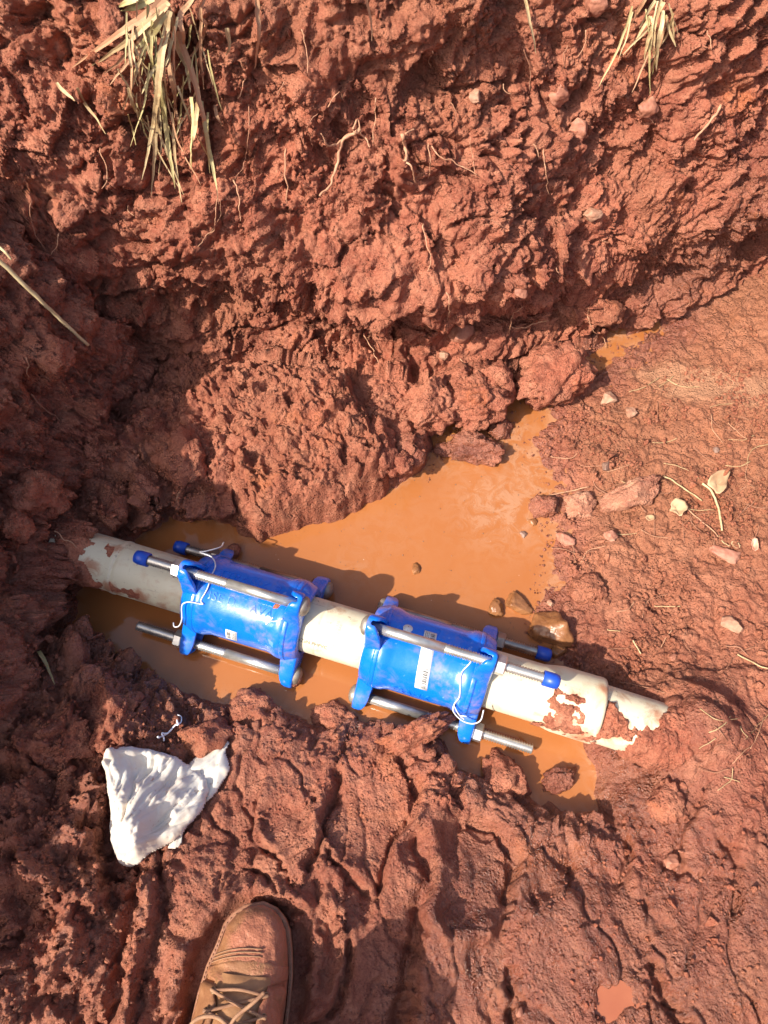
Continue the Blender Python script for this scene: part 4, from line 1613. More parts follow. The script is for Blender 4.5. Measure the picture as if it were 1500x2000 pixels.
# ------------------------------------------------------------------ the crumpled cloth
def cloth_material():
    m, nt, b = nmat('white_cotton_cloth')
    n = NB(nt)
    p = n.coord()
    c = n.mix(n.noise(p, 9, 4), (.68, .66, .61), (.58, .51, .42))
    st = n.ramp(n.noise(p, 20, 6, .65, .5), [(.48, 0), (.66, 1)])
    c = n.mix(n.math('MULTIPLY', st, .5), c, (.62, .42, .26))
    sp = n.ramp(n.noise(p, 75, 5, .7), [(.62, 0), (.69, 1)])
    c = n.mix(n.math('MULTIPLY', sp, .75), c, (.36, .15, .08))
    dirt = n.attr('dirt')
    c = n.mix(n.math('MULTIPLY', dirt, .6), c, (.60, .36, .23))
    nt.links.new(c, b.inputs['Base Color'])
    b.inputs['Roughness'].default_value = .85
    b.inputs['Specular IOR Level'].default_value = .2
    b.inputs['Sheen Weight'].default_value = .15
    nb = n.bump(n.noise(p, 60, 3, .5), .15, .002)
    nb = n.bump(n.noise(p, 900, 2), .2, .0006, nb)
    nt.links.new(nb, b.inputs['Normal'])
    return m


M['cloth'] = cloth_material()
RZ = .105
rag = empty('white_rag', tuple(P(310, 1580, RZ)))
tag(rag, 'crumpled dirty white cotton rag lying on the mud in the shade', 'rag')
rorg = np.array(rag.location)


def cloth_sheet(name, outline, height, folds, base_off=0.0, seed=0, step=.0016, dirt=None, wrinkle=.0012, shoulder=.012, gather=None):
    """folds: list of (points, height, half width, sharpness, lean)"""
    out = smooth_loop(W2(outline, RZ), 2)
    qa = np.array(out)
    gx = np.arange(qa[:, 0].min() - .006, qa[:, 0].max() + .006, step)
    gy = np.arange(qa[:, 1].min() - .006, qa[:, 1].max() + .006, step)
    A_, B_ = np.meshgrid(gx, gy)
    q = np.stack([A_.ravel(), B_.ravel(), np.full(A_.size, seed * 2.1)], 1)
    d = poly_sdf(A_, B_, out) + (.0015 * fbm(q * 70, 2, seed)).reshape(A_.shape)
    dome = np.clip(-d / shoulder, 0, 1)
    dome = np.sqrt(np.clip(1 - (1 - dome) ** 2, 0, 1))
    inner = sstep(0, .06, -d)
    h = height * (.55 * dome + .45 * inner)
    h = h + .006 * fbm(q * 12, 2, seed + 9).reshape(A_.shape) * dome
    wob = .0020 * fbm(q * 40, 2, seed + 5).reshape(A_.shape)
    if gather is not None:
        gp = P(*gather, RZ)
        rr_ = np.hypot(A_ - gp[0], B_ - gp[1]); th = np.arctan2(B_ - gp[1], A_ - gp[0])
        ph = th * 3.6 + 1.3 * fbm(np.stack([A_.ravel() * 9, B_.ravel() * 9, q[:, 2]], 1), 2, seed + 30).reshape(A_.shape) + 1.3 * np.sin(th * 3 + 1) + rr_ * 3
        tri = np.abs(((ph * 1.15) % 1.0) - .36)
        fold_ = np.where(((ph * 1.15) % 1.0) < .36, 1 - tri / .36, 1 - tri / .64)
        h = h + .0050 * (.25 + 1.1 * sstep(-.3, .5, fbm(np.stack([A_.ravel() * 14, B_.ravel() * 14, q[:, 2] + 4], 1), 2, seed + 44).reshape(A_.shape))) * fold_ ** 1.2 * sstep(.012, .06, rr_) * (1 - .55 * sstep(.11, .17, rr_)) * dome
        cq = np.stack([(th * 7).ravel(), (rr_ * 9).ravel(), q[:, 2] + 2], 1)
        crz = np.clip(1 - np.abs(fbm(cq, 3, seed + 60)) * 6, 0, 1).reshape(A_.shape)
        h = h - .0030 * crz ** .8 * sstep(.01, .05, rr_) * dome
    for pts, fh, wid, sharp, lean in folds:
        c = [tuple(a) for a in spline(W2(pts, RZ), 6)]
        dd, side = seg_dist(A_ + wob, B_, c)
        w = wid * 1.7 * (1 + 1.9 * lean * side)
        h = h + fh * .55 * np.clip(1 - dd / np.maximum(w, .0008), 0, 1) ** 1.15 * dome
    h = h + wrinkle * fbm(np.stack([A_.ravel() * 60 + B_.ravel() * 25, B_.ravel() * 30, q[:, 2]], 1), 3, seed + 20).reshape(A_.shape) * dome
    for _ in range(1):
        h[1:-1, 1:-1] = (2 * h[1:-1, 1:-1] + h[:-2, 1:-1] + h[2:, 1:-1] + h[1:-1, :-2] + h[1:-1, 2:]) / 6
    gz = np.full(A_.shape, 0.0)
    cols = [int(np.argmin(np.abs(xs - x))) for x in gx]
    fl_rows = GV[:NFL]
    for j, c in enumerate(cols):
        yy = fl_rows[:, c, 1]; o_ = np.argsort(yy)
        gz[:, j] = np.interp(gy, yy[o_], fl_rows[o_, c, 2])
    # the cloth bridges the hollows below it
    gs = gz.copy()
    for _ in range(160):
        gs[1:-1, 1:-1] = (gs[:-2, 1:-1] + gs[2:, 1:-1] + gs[1:-1, :-2] + gs[1:-1, 2:]) / 4
        gs = np.maximum(gs, gz - .003)
    V = np.stack([A_, B_, gs + base_off + h], -1).reshape(-1, 3) - rorg
    cm = d < 0
    cm = cm[:-1, :-1] & cm[1:, 1:] & cm[1:, :-1] & cm[:-1, 1:]
    o = grid_mesh(name, V, len(gy), len(gx), M['cloth'], rag, cm)
    at = o.data.attributes.new('dirt', 'FLOAT', 'POINT')
    co = np.empty(len(o.data.vertices) * 3, np.float32)
    o.data.vertices.foreach_get('co', co)
    co = co.reshape(-1, 3) + rorg
    val = np.zeros(len(co))
    for px, py, rad, amt in dirt or []:
        c = P(px, py, RZ + .02)
        val = np.maximum(val, amt * np.exp(-((co[:, 0] - c[0]) ** 2 + (co[:, 1] - c[1]) ** 2) / rad ** 2))
    at.data.foreach_set('value', val.astype(np.float32))
    mm = o.modifiers.new('thick', 'SOLIDIFY'); mm.thickness = .0012; mm.offset = 1
    return o


DIRT = [(330, 1545, .02, .3), (268, 1540, .012, .35), (300, 1600, .02, .25), (345, 1520, .01, .3), (235, 1560, .012, .5), (240, 1600, .012, .35), (260, 1670, .03, .35), (300, 1650, .03, .3), (230, 1640, .02, .25)]
# tail at the upper right, twisted, lying lower than the bundle
cloth_sheet('cloth_tail', [(352, 1500), (358, 1482), (372, 1466), (402, 1452), (420, 1440), (430, 1430), (438, 1440), (430, 1456), (434, 1474), (443, 1496), (432, 1516), (416, 1542), (396, 1572), (370, 1560)], .011,
            [([(366, 1500), (396, 1482), (420, 1452), (428, 1438)], .008, .006, 1.6, .35), ([(398, 1566), (414, 1520), (424, 1470)], .007, .006, 1.8, -.35), ([(378, 1536), (402, 1506), (432, 1494)], .004, .005, 1.5, .3)], .002, 3)
cloth_sheet('cloth_corner', [(322, 1660), (328, 1630), (352, 1610), (356, 1632), (355, 1654)], .004, [([(340, 1655), (346, 1620)], .003, .004, 2, .2)], .002, 5, shoulder=.006)
# the bundle: deep folds gathered towards the lower left
cloth_sheet('cloth_bundle', [(212, 1496), (218, 1478), (232, 1466), (262, 1460), (292, 1462), (322, 1470), (342, 1474), (352, 1486), (372, 1492), (388, 1506), (400, 1530), (402, 1552), (388, 1588), (366, 1616), (352, 1634),
             (330, 1650), (308, 1662), (290, 1678), (272, 1690), (246, 1692), (232, 1684), (222, 1662), (213, 1640), (214, 1608), (219, 1572), (216, 1532)], .013,
            [([(214, 1500), (240, 1476), (280, 1470), (312, 1476)], .010, .009, 2.0, .3),
             ([(312, 1474), (290, 1530), (272, 1590), (262, 1640)], .014, .010, 2.2, .35),
             ([(352, 1500), (330, 1520), (310, 1570), (292, 1620), (262, 1662)], .012, .010, 2.2, -.3),
             ([(396, 1520), (384, 1560), (352, 1600), (310, 1636), (268, 1666)], .013, .010, 2.0, .35),
             ([(372, 1508), (356, 1524), (336, 1548)], .009, .006, 1.8, .3),
             ([(222, 1520), (244, 1560), (246, 1620), (240, 1664)], .010, .012, 2.2, -.3),
             ([(338, 1474), (322, 1490), (300, 1520)], .007, .004, 1.6, .4),
             ([(226, 1650), (240, 1664), (262, 1664), (290, 1652), (330, 1636)], .009, .006, 1.8, .35),
             ([(232, 1674), (256, 1680), (284, 1668)], .006, .005, 1.8, .3),
             ([(346, 1560), (326, 1588), (300, 1616)], .006, .005, 1.7, -.3),
             ([(258, 1500), (266, 1540), (258, 1590)], -.010, .006, 1.8, .3),
             ([(322, 1530), (300, 1580), (282, 1626)], -.010, .005, 1.8, .3),
             ([(366, 1548), (336, 1590), (300, 1626)], -.008, .005, 1.8, -.3)], .006, 1, .0012, DIRT, .0010, .007, (238, 1676))

# ------------------------------------------------------------------ clods, stones, roots, straw
def depth_of(q):
    return q[1] * CT + (CAM_H - q[2]) * ST


def rock_geo(sub, seed, size, angular=0.0, rough=.12, crumb=.0, flat=1.0):
    V, F = ICO[sub]
    V = V.copy()
    r_ = np.random.default_rng(seed)
    if angular > 0:
        for _ in range(11):
            n_ = r_.normal(size=3); n_ /= np.linalg.norm(n_)
            dd = r_.uniform(.55, .85) / angular if angular > 1 else 1 - angular * r_.uniform(.5, .95)
            ex = V @ n_ - dd
            V -= np.where(ex > 0, ex * .92, 0)[:, None] * n_
    q = V * 1.3 + seed * 3.1
    d = 1 + rough * fbm(q, 4, seed % 50)
    if crumb:
        w, i_ = worley(q * 1.5, seed % 40)
        d += crumb * np.sqrt(np.clip(1 - (w / .75) ** 2, 0, 1)) * (.4 + .6 * _j[i_, 0])
        w, i_ = worley(q * 4.2, seed % 40 + 1)
        d += crumb * .45 * np.sqrt(np.clip(1 - (w / .72) ** 2, 0, 1)) * _j[i_, 1]
        d += crumb * .55 * facet(q * 2.2, seed % 40 + 3) + crumb * .25 * facet(q * 5.5, seed % 40 + 4)
        if sub >= 4:
            w, i_ = worley(q * 9, seed % 40 + 2)
            d += crumb * .22 * np.sqrt(np.clip(1 - (w / .72) ** 2, 0, 1)) * _j[i_, 2]
    V = V * d[:, None] * np.array(size)
    V[:, 2] *= flat
    return V, F


def put(name, px, py, w, h, mat, label, cat, seed, sub=3, angular=0.0, rough=.14, crumb=0.0, sink=.25, rot=None, z=None, group=None, tilt=.3, hgt=None):
    """a loose lump covering about w x h photograph pixels at px, py"""
    if z is None:
        q, n = hit(px, py)
    else:
        q, n = P(px, py, z), np.array([0, 0, 1.0])
    k = depth_of(q) / FOC
    a, b = w * k / 2, h * k / 2 * 1.08
    c = hgt if hgt else (a + b) * .42
    V, F = rock_geo(sub, seed, (a, b, c), angular, rough, crumb)
    o = mesh(name, V, F, mat)
    r_ = random.Random(seed)
    nv = Vector(n).lerp(Vector((0, 0, 1)), .4).normalized() if z is None else Vector((0, 0, 1))
    m = nv.to_track_quat('Z', 'Y').to_matrix().to_4x4() if z is None and abs(nv.z) < .9 else Matrix.Identity(4)
    o.matrix_world = Matrix.Translation(Vector(q) + nv * c * (.55 - sink * 2)) @ m @ Matrix.Rotation(rot if rot is not None else r_.uniform(-.5, .5), 4, 'Z') @ Matrix.Rotation(r_.uniform(-tilt, tilt) * .4, 4, 'X')
    return tag(o, label, cat, group)


# the big fallen block beside the pool
def big_clod():
    ZC = .055
    out = smooth_loop(W2([(352, 800), (372, 775), (400, 752), (440, 742), (520, 734), (600, 736), (668, 742), (700, 756), (706, 790), (722, 812), (752, 842), (764, 884), (762, 922), (742, 950),
                          (690, 972), (640, 990), (566, 1010), (516, 1034), (470, 1028), (440, 1000), (432, 960), (440, 910), (404, 880), (372, 850)], ZC), 2)
    qa = np.array(out)
    st = .0020
    gx = np.arange(qa[:, 0].min() - .01, qa[:, 0].max() + .01, st)
    gy = np.arange(qa[:, 1].min() - .01, qa[:, 1].max() + .01, st)
    A_, B_ = np.meshgrid(gx, gy)
    q = np.stack([A_.ravel(), B_.ravel(), np.full(A_.size, .3)], 1)
    d = poly_sdf(A_, B_, out) + (.010 * fbm(q * 22, 3, 3)).reshape(A_.shape)
    edge_ = np.clip(-d / .050, 0, 1)
    dome = np.sqrt(np.clip(1 - (1 - edge_) ** 2, 0, 1))
    t = np.clip((B_ - qa[:, 1].min()) / (qa[:, 1].max() - qa[:, 1].min()), 0, 1)
    h = dome * (.040 + .075 * t ** 1.1) + .05 * (dome - 1)
    q[:, 2] = h.ravel() * 1.3
    wv = q + np.stack([fbm(q * 12, 2, 70), fbm(q * 12, 2, 71), np.zeros(len(q))], 1) * .012
    l1, i1 = worley(wv * 24, 11); l2, i2 = worley(wv * 52, 12); l3, i3 = worley(wv * 105, 13)
    cr = lambda l, i_, k: np.sqrt(np.clip(1 - (l / .74) ** 2, 0, 1)) * (.2 + .8 * _j[i_, k])
    rel = .016 * fbm(q * 10, 3, 80) + .005 * fbm(wv * 50, 3, 82) + .020 * cr(l1, i1, 0) * sstep(-.3, .5, fbm(q * 8, 2, 84)) + .0115 * cr(l2, i2, 1) + .0062 * cr(l3, i3, 2) + .002 * fbm(q * 150, 2, 85) + .016 * facet(wv * 26, 41) + .007 * facet(wv * 60, 42) + .006 * np.abs(perlin(wv * 75, 43))
    h = h + rel.reshape(A_.shape) * (.6 + .4 * edge_)
    V = np.stack([A_ + .004 * fbm(q * 35, 2, 86).reshape(A_.shape) * edge_, B_ + .004 * fbm(q * 35, 2, 87).reshape(A_.shape) * edge_, .030 + h], -1).reshape(-1, 3)
    cm = d < 0
    cm = cm[:-1, :-1] | cm[1:, 1:] | cm[1:, :-1] | cm[:-1, 1:]
    V[(d > 0).ravel(), 2] = -.03
    o = grid_mesh('earth_block', V, len(gy), len(gx), M['soil'], None, cm)
    at = o.data.attributes.new('dry', 'FLOAT', 'POINT')
    at.data.foreach_set('value', np.full(len(o.data.vertices), .22, np.float32))
    return tag(o, 'large crumbly block of red earth slumped between the trench wall and the pool', 'earth block')


BC = big_clod()
CLODS = [
    (846, 796, 92, 104, 'knobbly red clod standing between the trench wall and the narrow top of the pool', 5, .05),
    (925, 790, 100, 84, 'broad lumpy red clod at the water, right of the taller knobbly one', 5, .05),
    (968, 752, 70, 60, 'red clod wedged under the wall beside the narrow water channel', 4, .05),
    (893, 748, 60, 50, 'small red clod under the trench wall behind two larger ones', 4, .05),
    (1082, 738, 128, 92, 'big wedge-shaped brown clod at the mouth of the small far puddle', 5, .04),
    (785, 905, 44, 40, 'small smooth clod on the pool bank beside the earth block', 4, .06),
    (745, 880, 56, 90, 'rough clod leaning on the right edge of the earth block', 4, .06),
    (925, 884, 92, 56, 'muddy clod island with a twig in the upper pool', 5, .0),
    (976, 838, 36, 44, 'small dark wet clod standing in the narrow part of the pool', 4, .0),
    (868, 880, 40, 24, 'small wet clod at the left shore of the upper pool', 3, .0),
    (1092, 1522, 70, 34, 'dark wet clod in the shaded water below the bare rod end', 4, .0),
    (1060, 992, 52, 40, 'wet clod on the right shore of the pool under the scum', 4, .0),
    (1180, 610, 70, 44, 'brown clod on the rim behind the small far puddle', 4, None),
    (490, 1385, 92, 66, 'crumbly clod on the near bank below the left coupling', 4, None),
    (650, 1400, 84, 52, 'rounded clod on the near bank between the couplings', 4, None),
    (812, 1436, 128, 46, 'oblong granular clod on the near bank under the right coupling', 5, None),
    (395, 1440, 92, 60, 'crumbly clod above the white rag', 4, None),
    (985, 1520, 84, 90, 'upright clod on the near bank by the bare rod end', 4, None),
    (352, 890, 96, 74, 'orange sided clod in the shade left of the earth block', 4, None),
    (455, 866, 40, 34, 'small orange clod at the left edge of the earth block', 3, None),
    (366, 822, 32, 26, 'small tan clod above the orange sided clod', 3, None),
    (92, 690, 96, 60, 'flat faced orange clod in the shade beneath the straw stalk', 4, None),
    (222, 52, 48, 60, 'knobbly clod beside the hanging grass clump at the top', 4, None),
    (130, 408, 64, 70, 'round clod stuck out of the shaded left end of the wall', 4, None),
    (130, 1440, 90, 70, 'smooth dark clod on the left bank near the green blade', 4, None),
    (215, 1400, 110, 120, 'sunlit capped clod above and left of the white rag', 5, None),
    (60, 960, 120, 90, 'big dark clod on the left bank', 4, None),
    (30, 1030, 50, 60, 'reddish clod at the left edge of the picture', 4, None),
    (1300, 1560, 70, 60, 'dark damp clod right of the water below the pipe end', 4, None),
    (1235, 965, 110, 46, 'long pinkish lump of earth right of the pool', 4, None),
    (1130, 985, 60, 44, 'brown clod beside the long pinkish lump', 4, None),
    (1150, 1150, 62, 50, 'wet clod by the shore above the big brown stone', 4, None),
]
for i, (px, py, w, h, lab, sub, z) in enumerate(CLODS):
    wetc = z == .0
    o = put('earth_clod', px, py, w, h, M['soil_wet'] if wetc else (M['soil_dry'] if px > 1120 and py < 1200 else M['soil']), lab, 'clod', 100 + i, sub, .35, .20, .34,
            .12 if z is not None else .28, z=z if z is not None else None, hgt=None)
    if 'pinkish' in lab:
        o.data.materials.clear(); o.data.materials.append(M['soil_pink'])
    if 'orange sided' in lab or 'flat faced' in lab:
        pass

STONES = [
    (1011, 1180, 62, 40, 'stone_wet', 'flat brown stone tablet half sunk in the orange water', .0, .55, .35, .016),
    (967, 1190, 34, 36, 'stone_wet', 'small dark knobbly stone left of the flat stone in the water', .0, .3, 0, .012),
    (1078, 1232, 84, 72, 'stone_wet', 'large wet brown stone on the shore by the far rod', .004, .45, .2, .030),
    (1088, 1272, 32, 32, 'stone_wet', 'small wet stone under the large brown stone', None, .3, 0, None),
    (812, 1112, 18, 26, 'stone_wet', 'tiny reddish stone alone in the open water', .0, .4, 0, .006),
    (1040, 1020, 22, 16, 'stone_wet', 'little round stone in the water by the right shore', .0, .2, 0, .006),
    (1022, 1044, 16, 14, 'grit', 'little grey round stone in the water by the right shore', .0, .2, 0, .005),
    (1421, 1218, 52, 40, 'stone_pale', 'pale angular stone on the bare earth at the far right', None, .6, .2, None),
    (1418, 1080, 66, 36, 'stone_pink', 'flat pinkish stone chip right of the dry leaves', None, .6, .3, .010),
    (1186, 775, 32, 36, 'stone_pale', 'pale stone beside the wedge-shaped clod', None, .55, 0, None),
    (1234, 803, 26, 26, 'stone_pale', 'smaller pale stone right of the pale stone by the wedge-shaped clod', None, .55, 0, None),
    (1183, 912, 26, 18, 'grit', 'grey pebble on the bare earth right of the pool', None, .3, 0, None),
    (1398, 876, 14, 12, 'grit', 'tiny bluish grey pebble above the dry leaves', None, .3, 0, None),
    (1190, 1048, 28, 24, 'stone_pink', 'reddish round stone below the long pinkish lump', None, .3, 0, None),
    (1104, 1052, 42, 24, 'stone_pink', 'glossy pink stone on the wet shore', None, .4, 0, None),
    (512, 798, 16, 16, 'stone_pale', 'whitish pebble on top of the earth block', None, .4, 0, None),
    (928, 193, 30, 24, 'stone_pale', 'pale rounded stone set in the middle of the trench wall', None, .2, 0, None),
    (900, 654, 56, 40, 'stone', 'broad flat red stone low in the trench wall', None, .3, 0, None),
    (1155, 416, 40, 26, 'stone_pale', 'tan stone in the scraped part of the trench wall', None, .3, 0, None),
    (1262, 212, 46, 36, 'stone', 'brown angular stone high on the right of the trench wall', None, .4, 0, None),
    (1128, 250, 44, 40, 'stone', 'brown squarish stone right of the wall centre', None, .5, 0, None),
    (1085, 185, 52, 44, 'stone', 'rounded brown stone above the squarish stone in the wall', None, .2, 0, None),
    (1047, 360, 26, 24, 'stone', 'small dull stone in the middle of the trench wall', None, .4, 0, None),
    (1016, 572, 34, 24, 'stone', 'small pinkish stone beneath the dark overhang', None, .5, 0, None),
    (868, 692, 22, 18, 'stone_pale', 'small pale pebble in the foot of the trench wall', None, .2, 0, None),
    (1160, 5, 48, 40, 'stone', 'orange brown stone at the top of the wall', None, .3, 0, None),
    (1070, 1178, 14, 12, 'stone_pale', 'tiny pale stone on the wet shore by the big brown stone', None, .2, 0, None),
    (1310, 1280, 18, 14, 'stone', 'small dark red stone on the right flat', None, .3, 0, None),
    (1015, 1975, 20, 16, 'stone', 'small red stone at the lower edge of the mud', None, .3, 0, None),
    (1310, 1680, 34, 30, 'stone', 'round reddish lump in the damp mud at lower right', None, .2, 0, None),
]
for i, (px, py, w, h, mt, lab, z, ang_, rot, hg) in enumerate(STONES):
    put('stone', px, py, w, h, M[mt], lab, 'stone', 300 + i, 4, max(.45, ang_), .14, .10, .16, z=z, rot=-rot if rot else None, hgt=hg)

# ---- many alike small clods: each an object, sharing mesh data
protos = []
for k in range(14):
    V, F = rock_geo(2, 900 + k, (1, 1, .72), .8, .34, .26)
    me = bpy.data.meshes.new('dirt_clod')
    me.from_pydata([tuple(map(float, v)) for v in V], [], F)
    me.update()
    me.polygons.foreach_set('use_smooth', [True] * len(me.polygons))
    protos.append(me)
AREAS = [
    ('small loose clods on the bare earth right of the pool', 'small loose red clod on the bare earth right of the pool', [(1110, 800), (1490, 640), (1490, 1420), (1150, 1300), (1090, 1000)], 120, (8, 26), 'soil_dry'),
    ('small loose clods on the shaded left bank', 'small dark red clod lying on the shaded left bank', [(10, 700), (330, 720), (240, 1000), (130, 1200), (150, 1500), (10, 1600)], 70, (10, 34), 'soil'),
    ('small clods caught in the trench wall', 'small red clod stuck to the face of the trench wall', [(150, 120), (700, 20), (1480, 120), (1400, 480), (900, 650), (420, 690), (230, 500)], 90, (9, 30), 'soil'),
    ('small clods in the damp mud at lower right', 'small damp clod in the mud at lower right', [(1150, 1600), (1490, 1450), (1490, 1990), (1250, 1880)], 45, (9, 28), 'soil'),
    ('small clods on the near bank', 'small red clod on the edge of the near bank', [(400, 1400), (860, 1460), (1000, 1560), (900, 1560), (480, 1460)], 40, (9, 24), 'soil'),
]
rs = random.Random(21)
mats_done = {}
for grp, lab, poly, cnt, (s0, s1), mt in AREAS:
    pa = np.array(poly, float)
    n_ = 0
    while n_ < cnt:
        px = rs.uniform(pa[:, 0].min(), pa[:, 0].max()); py = rs.uniform(pa[:, 1].min(), pa[:, 1].max())
        if poly_sdf(np.array([px]), np.array([py]), poly)[0] > 0: continue
        q, nn = hit(px, py)
        if q[2] < .006: n_ += .2; continue
        key = (rs.randrange(14), mt)
        if key not in mats_done:
            me = protos[key[0]].copy(); me.materials.append(M[mt]); mats_done[key] = me
        s = rs.uniform(s0, s1) ** 1.0 * (rs.random() ** .8 * .7 + .3) * depth_of(q) / FOC / 2
        o = bpy.data.objects.new('dirt_clod', mats_done[key])
        COL.objects.link(o)
        o.location = Vector(q) + Vector(nn) * s * .25
        o.rotation_euler = (rs.uniform(0, 6), rs.uniform(0, 6), rs.uniform(0, 6))
        o.scale = (s * rs.uniform(.8, 1.3), s * rs.uniform(.8, 1.2), s)
        tag(o, lab, 'clod', grp)
        n_ += 1

# ---- crumbs past counting
def crumbs(name, count, smin, smax, mat, where, seed, zfix=None):
    r_ = np.random.default_rng(seed)
    cand = np.nonzero(where)[0]
    pick = r_.choice(cand, count)
    base, F = ICO[1]
    F = np.array(F)
    Vs, Fs = [], []
    s = smin + (smax - smin) * r_.random(count) ** 3.5
    rnd = r_.random((count, len(base), 1)) * .80 + .40
    rot = r_.normal(size=(count, 3, 3))
    rot, _ = np.linalg.qr(rot)
    sc_ = r_.uniform(.7, 1.25, (count, 1, 3))
    V = (base[None] * rnd * sc_) @ rot
    ctr = TP[pick] + TN[pick] * s[:, None] * .15
    if zfix is not None: ctr[:, 2] = zfix
    V = V * s[:, None, None] + ctr[:, None, :]
    Fc = (F[None] + (np.arange(count) * len(base))[:, None, None]).reshape(-1, 3)
    V = V.reshape(-1, 3)
    me = bpy.data.meshes.new(name)
    me.vertices.add(len(V)); me.vertices.foreach_set('co', V.astype(np.float32).ravel())
    me.loops.add(len(Fc) * 3); me.loops.foreach_set('vertex_index', Fc.astype(np.int32).ravel())
    me.polygons.add(len(Fc)); me.polygons.foreach_set('loop_start', np.arange(0, len(Fc) * 3, 3, dtype=np.int32))
    me.update(calc_edges=True)
    return tag(link(name, me, mat), kind='stuff')


wl_ = w_wall[ai]
vis = (tx > -20) & (tx < 1520) & (ty > -20) & (ty < 2020) & (TP[:, 2] > .003)
vis0 = (tx > -20) & (tx < 1520) & (ty > -20) & (ty < 2020) & (wl_ < .5)
wl, rl, ll, fl_ = w_wall[ai], w_right[ai], w_left[ai], w_fore[ai]
pt_ = patch > .35
crumbs('soil_crumbs', 5000, .0010, .0055, M['soil_dry'], vis & (rl > .5) & (grainr > .25), 1)
crumbs('soil_crumbs', 7000, .0012, .0060, M['soil'], vis & (wl > .5) & pt_, 2)
crumbs('soil_crumbs', 4500, .0012, .0060, M['soil'], vis & (ll > .4), 3)
crumbs('soil_crumbs', 1600, .0010, .0042, M['soil'], vis & (wl < .5) & (rl < .5) & (ll < .4) & pt_, 4)
da = dpf[ai]
crumbs('floating_crumbs', 420, .0009, .0042, M['soil_wet'], vis0 & (da < -.001) & (da > -.03) & (TP[:, 1] > .30) & (TP[:, 0] > .08), 6, .0004)
crumbs('floating_crumbs', 260, .0005, .0016, M['twig'], vis0 & (da < -.01) & (TP[:, 1] > .38) & (TP[:, 0] > -.25), 7, .0003)
crumbs('pale_grit', 420, .0005, .0014, M['stone_pale'], vis & (wl < .5), 5)


# ------------------------------------------------------------------ roots
def wall_pts(pts, off):
    out = []
    for i, (a, b) in enumerate(pts):
        hs = [hit(a + dx, b + dy)[0] for dx in (-8, 0, 8) for dy in (-8, 0, 8)]
        q = np.median(np.array(hs), 0)
        # stay on the pixel's ray: pull towards the viewer by the offset
        o_ = off[i] if hasattr(off, '__len__') else off
        r0 = ray(a, b); t = depth_of(q)
        t = max(.1, t - o_ / np.linalg.norm(r0))
        out.append(np.array([0, 0, CAM_H]) + r0 * t)
    return out


def wiggle(q, amp, seed):
    q = np.array(q)
    n_ = fbm(q * 55 + seed, 2, seed % 30), fbm(q * 55 + seed + 40, 2, seed % 30 + 1), fbm(q * 55 + seed + 80, 2, seed % 30 + 2)
    return q + np.stack(n_, 1) * amp


def root(pts, r0, r1, mat, label, off=.006, branches=(), seed=0, group=None, cat='root'):
    q = wiggle(spline(wall_pts(pts, off), 7), .0035, seed)
    r0, r1 = r0 * .72, r1 * .72
    geos = [tube_geo(q, list(np.linspace(r0, r1, len(q)) * (1 + .18 * np.sin(np.arange(len(q)) * 1.7))), 7)]
    for b in branches:
        qb = wiggle(spline(wall_pts(b, off), 7), .003, seed + 3)
        geos.append(tube_geo(qb, list(np.linspace(r0 * .55, r1 * .6, len(qb))), 6))
    o = mesh('root', *merge(geos), M[mat])
    return tag(o, label, cat, group)


root([(705, 252), (668, 275), (660, 320), (645, 358), (622, 384)], .0042, .0022, 'root', 'thick pale forked root sticking out of the wall left of centre', .02, [[(690, 255), (712, 268), (722, 285)], [(668, 275), (645, 285), (628, 262)], [(690, 250), (700, 235), (706, 262)]], 1)
root([(787, 258), (793, 290), (790, 318)], .0042, .0028, 'root', 'stubby pale root split at its tip near the wall centre', .018, [[(790, 310), (803, 330), (812, 360)], [(793, 262), (805, 255)]], 2)
root([(842, 285), (862, 308), (895, 322), (930, 342)], .0014, .001, 'root', 'thin wavy pale root crossing the wall centre', .012, [[(930, 342), (922, 300), (918, 270)]], 3)
root([(1408, 205), (1385, 240), (1358, 272)], .0034, .0024, 'root', 'straight thick tan root in the upper right of the wall', .02, (), 4)
root([(998, 640), (1020, 642), (1048, 630), (1072, 626)], .0020, .0014, 'root', 'pale bent root lying across the foot of the wall', .014, [[(995, 650), (1000, 620), (1020, 598)]], 5)
root([(1148, 618), (1160, 645), (1178, 660), (1184, 678)], .0014, .0009, 'root', 'thin curled root hanging over the small far puddle', .014, [[(1148, 618), (1150, 600)]], 6)
root([(1182, 592), (1192, 605), (1212, 622)], .0024, .0014, 'root', 'short pale root at the wall foot behind the far puddle', .014, (), 7)
root([(1086, 520), (1092, 538), (1112, 552)], .0014, .0009, 'root', 'short thin root under the scraped part of the wall', .01, (), 8)
root([(700, 872), (728, 884), (750, 902), (764, 918)], .0022, .0012, 'root', 'pale root lying over the right edge of the earth block', .012, (), 9)
root([(712, 655), (728, 680), (738, 712)], .0016, .0010, 'root', 'thin pale root above the earth block', .012, [[(718, 662), (728, 640)]], 10)
root([(62, 770), (90, 800), (118, 822)], .0018, .001, 'root_dark', 'brown root across the shaded left bank', .01, (), 11)
root([(105, 1035), (130, 1055), (160, 1075), (190, 1092)], .0016, .0012, 'root', 'pale root reaching from the left bank to the pipe end', .016, (), 12)
root([(828, 440), (834, 480), (842, 505), (834, 530)], .0012, .0009, 'root', 'thin root dangling over the dark overhang', .014, (), 13)
root([(455, 350), (466, 390), (470, 430)], .0017, .0010, 'root', 'thin pale root hanging right of the long grass blades', .014, (), 14)
root([(558, 290), (556, 340), (562, 396)], .0018, .0014, 'root', 'pale root hanging below the overhang left of centre', .018, (), 15)
root([(424, 388), (424, 425), (412, 455), (385, 480)], .0010, .0006, 'root', 'fine rootlets curling below the long grass blades', .02, [[(428, 388), (430, 420), (408, 460)]], 16)
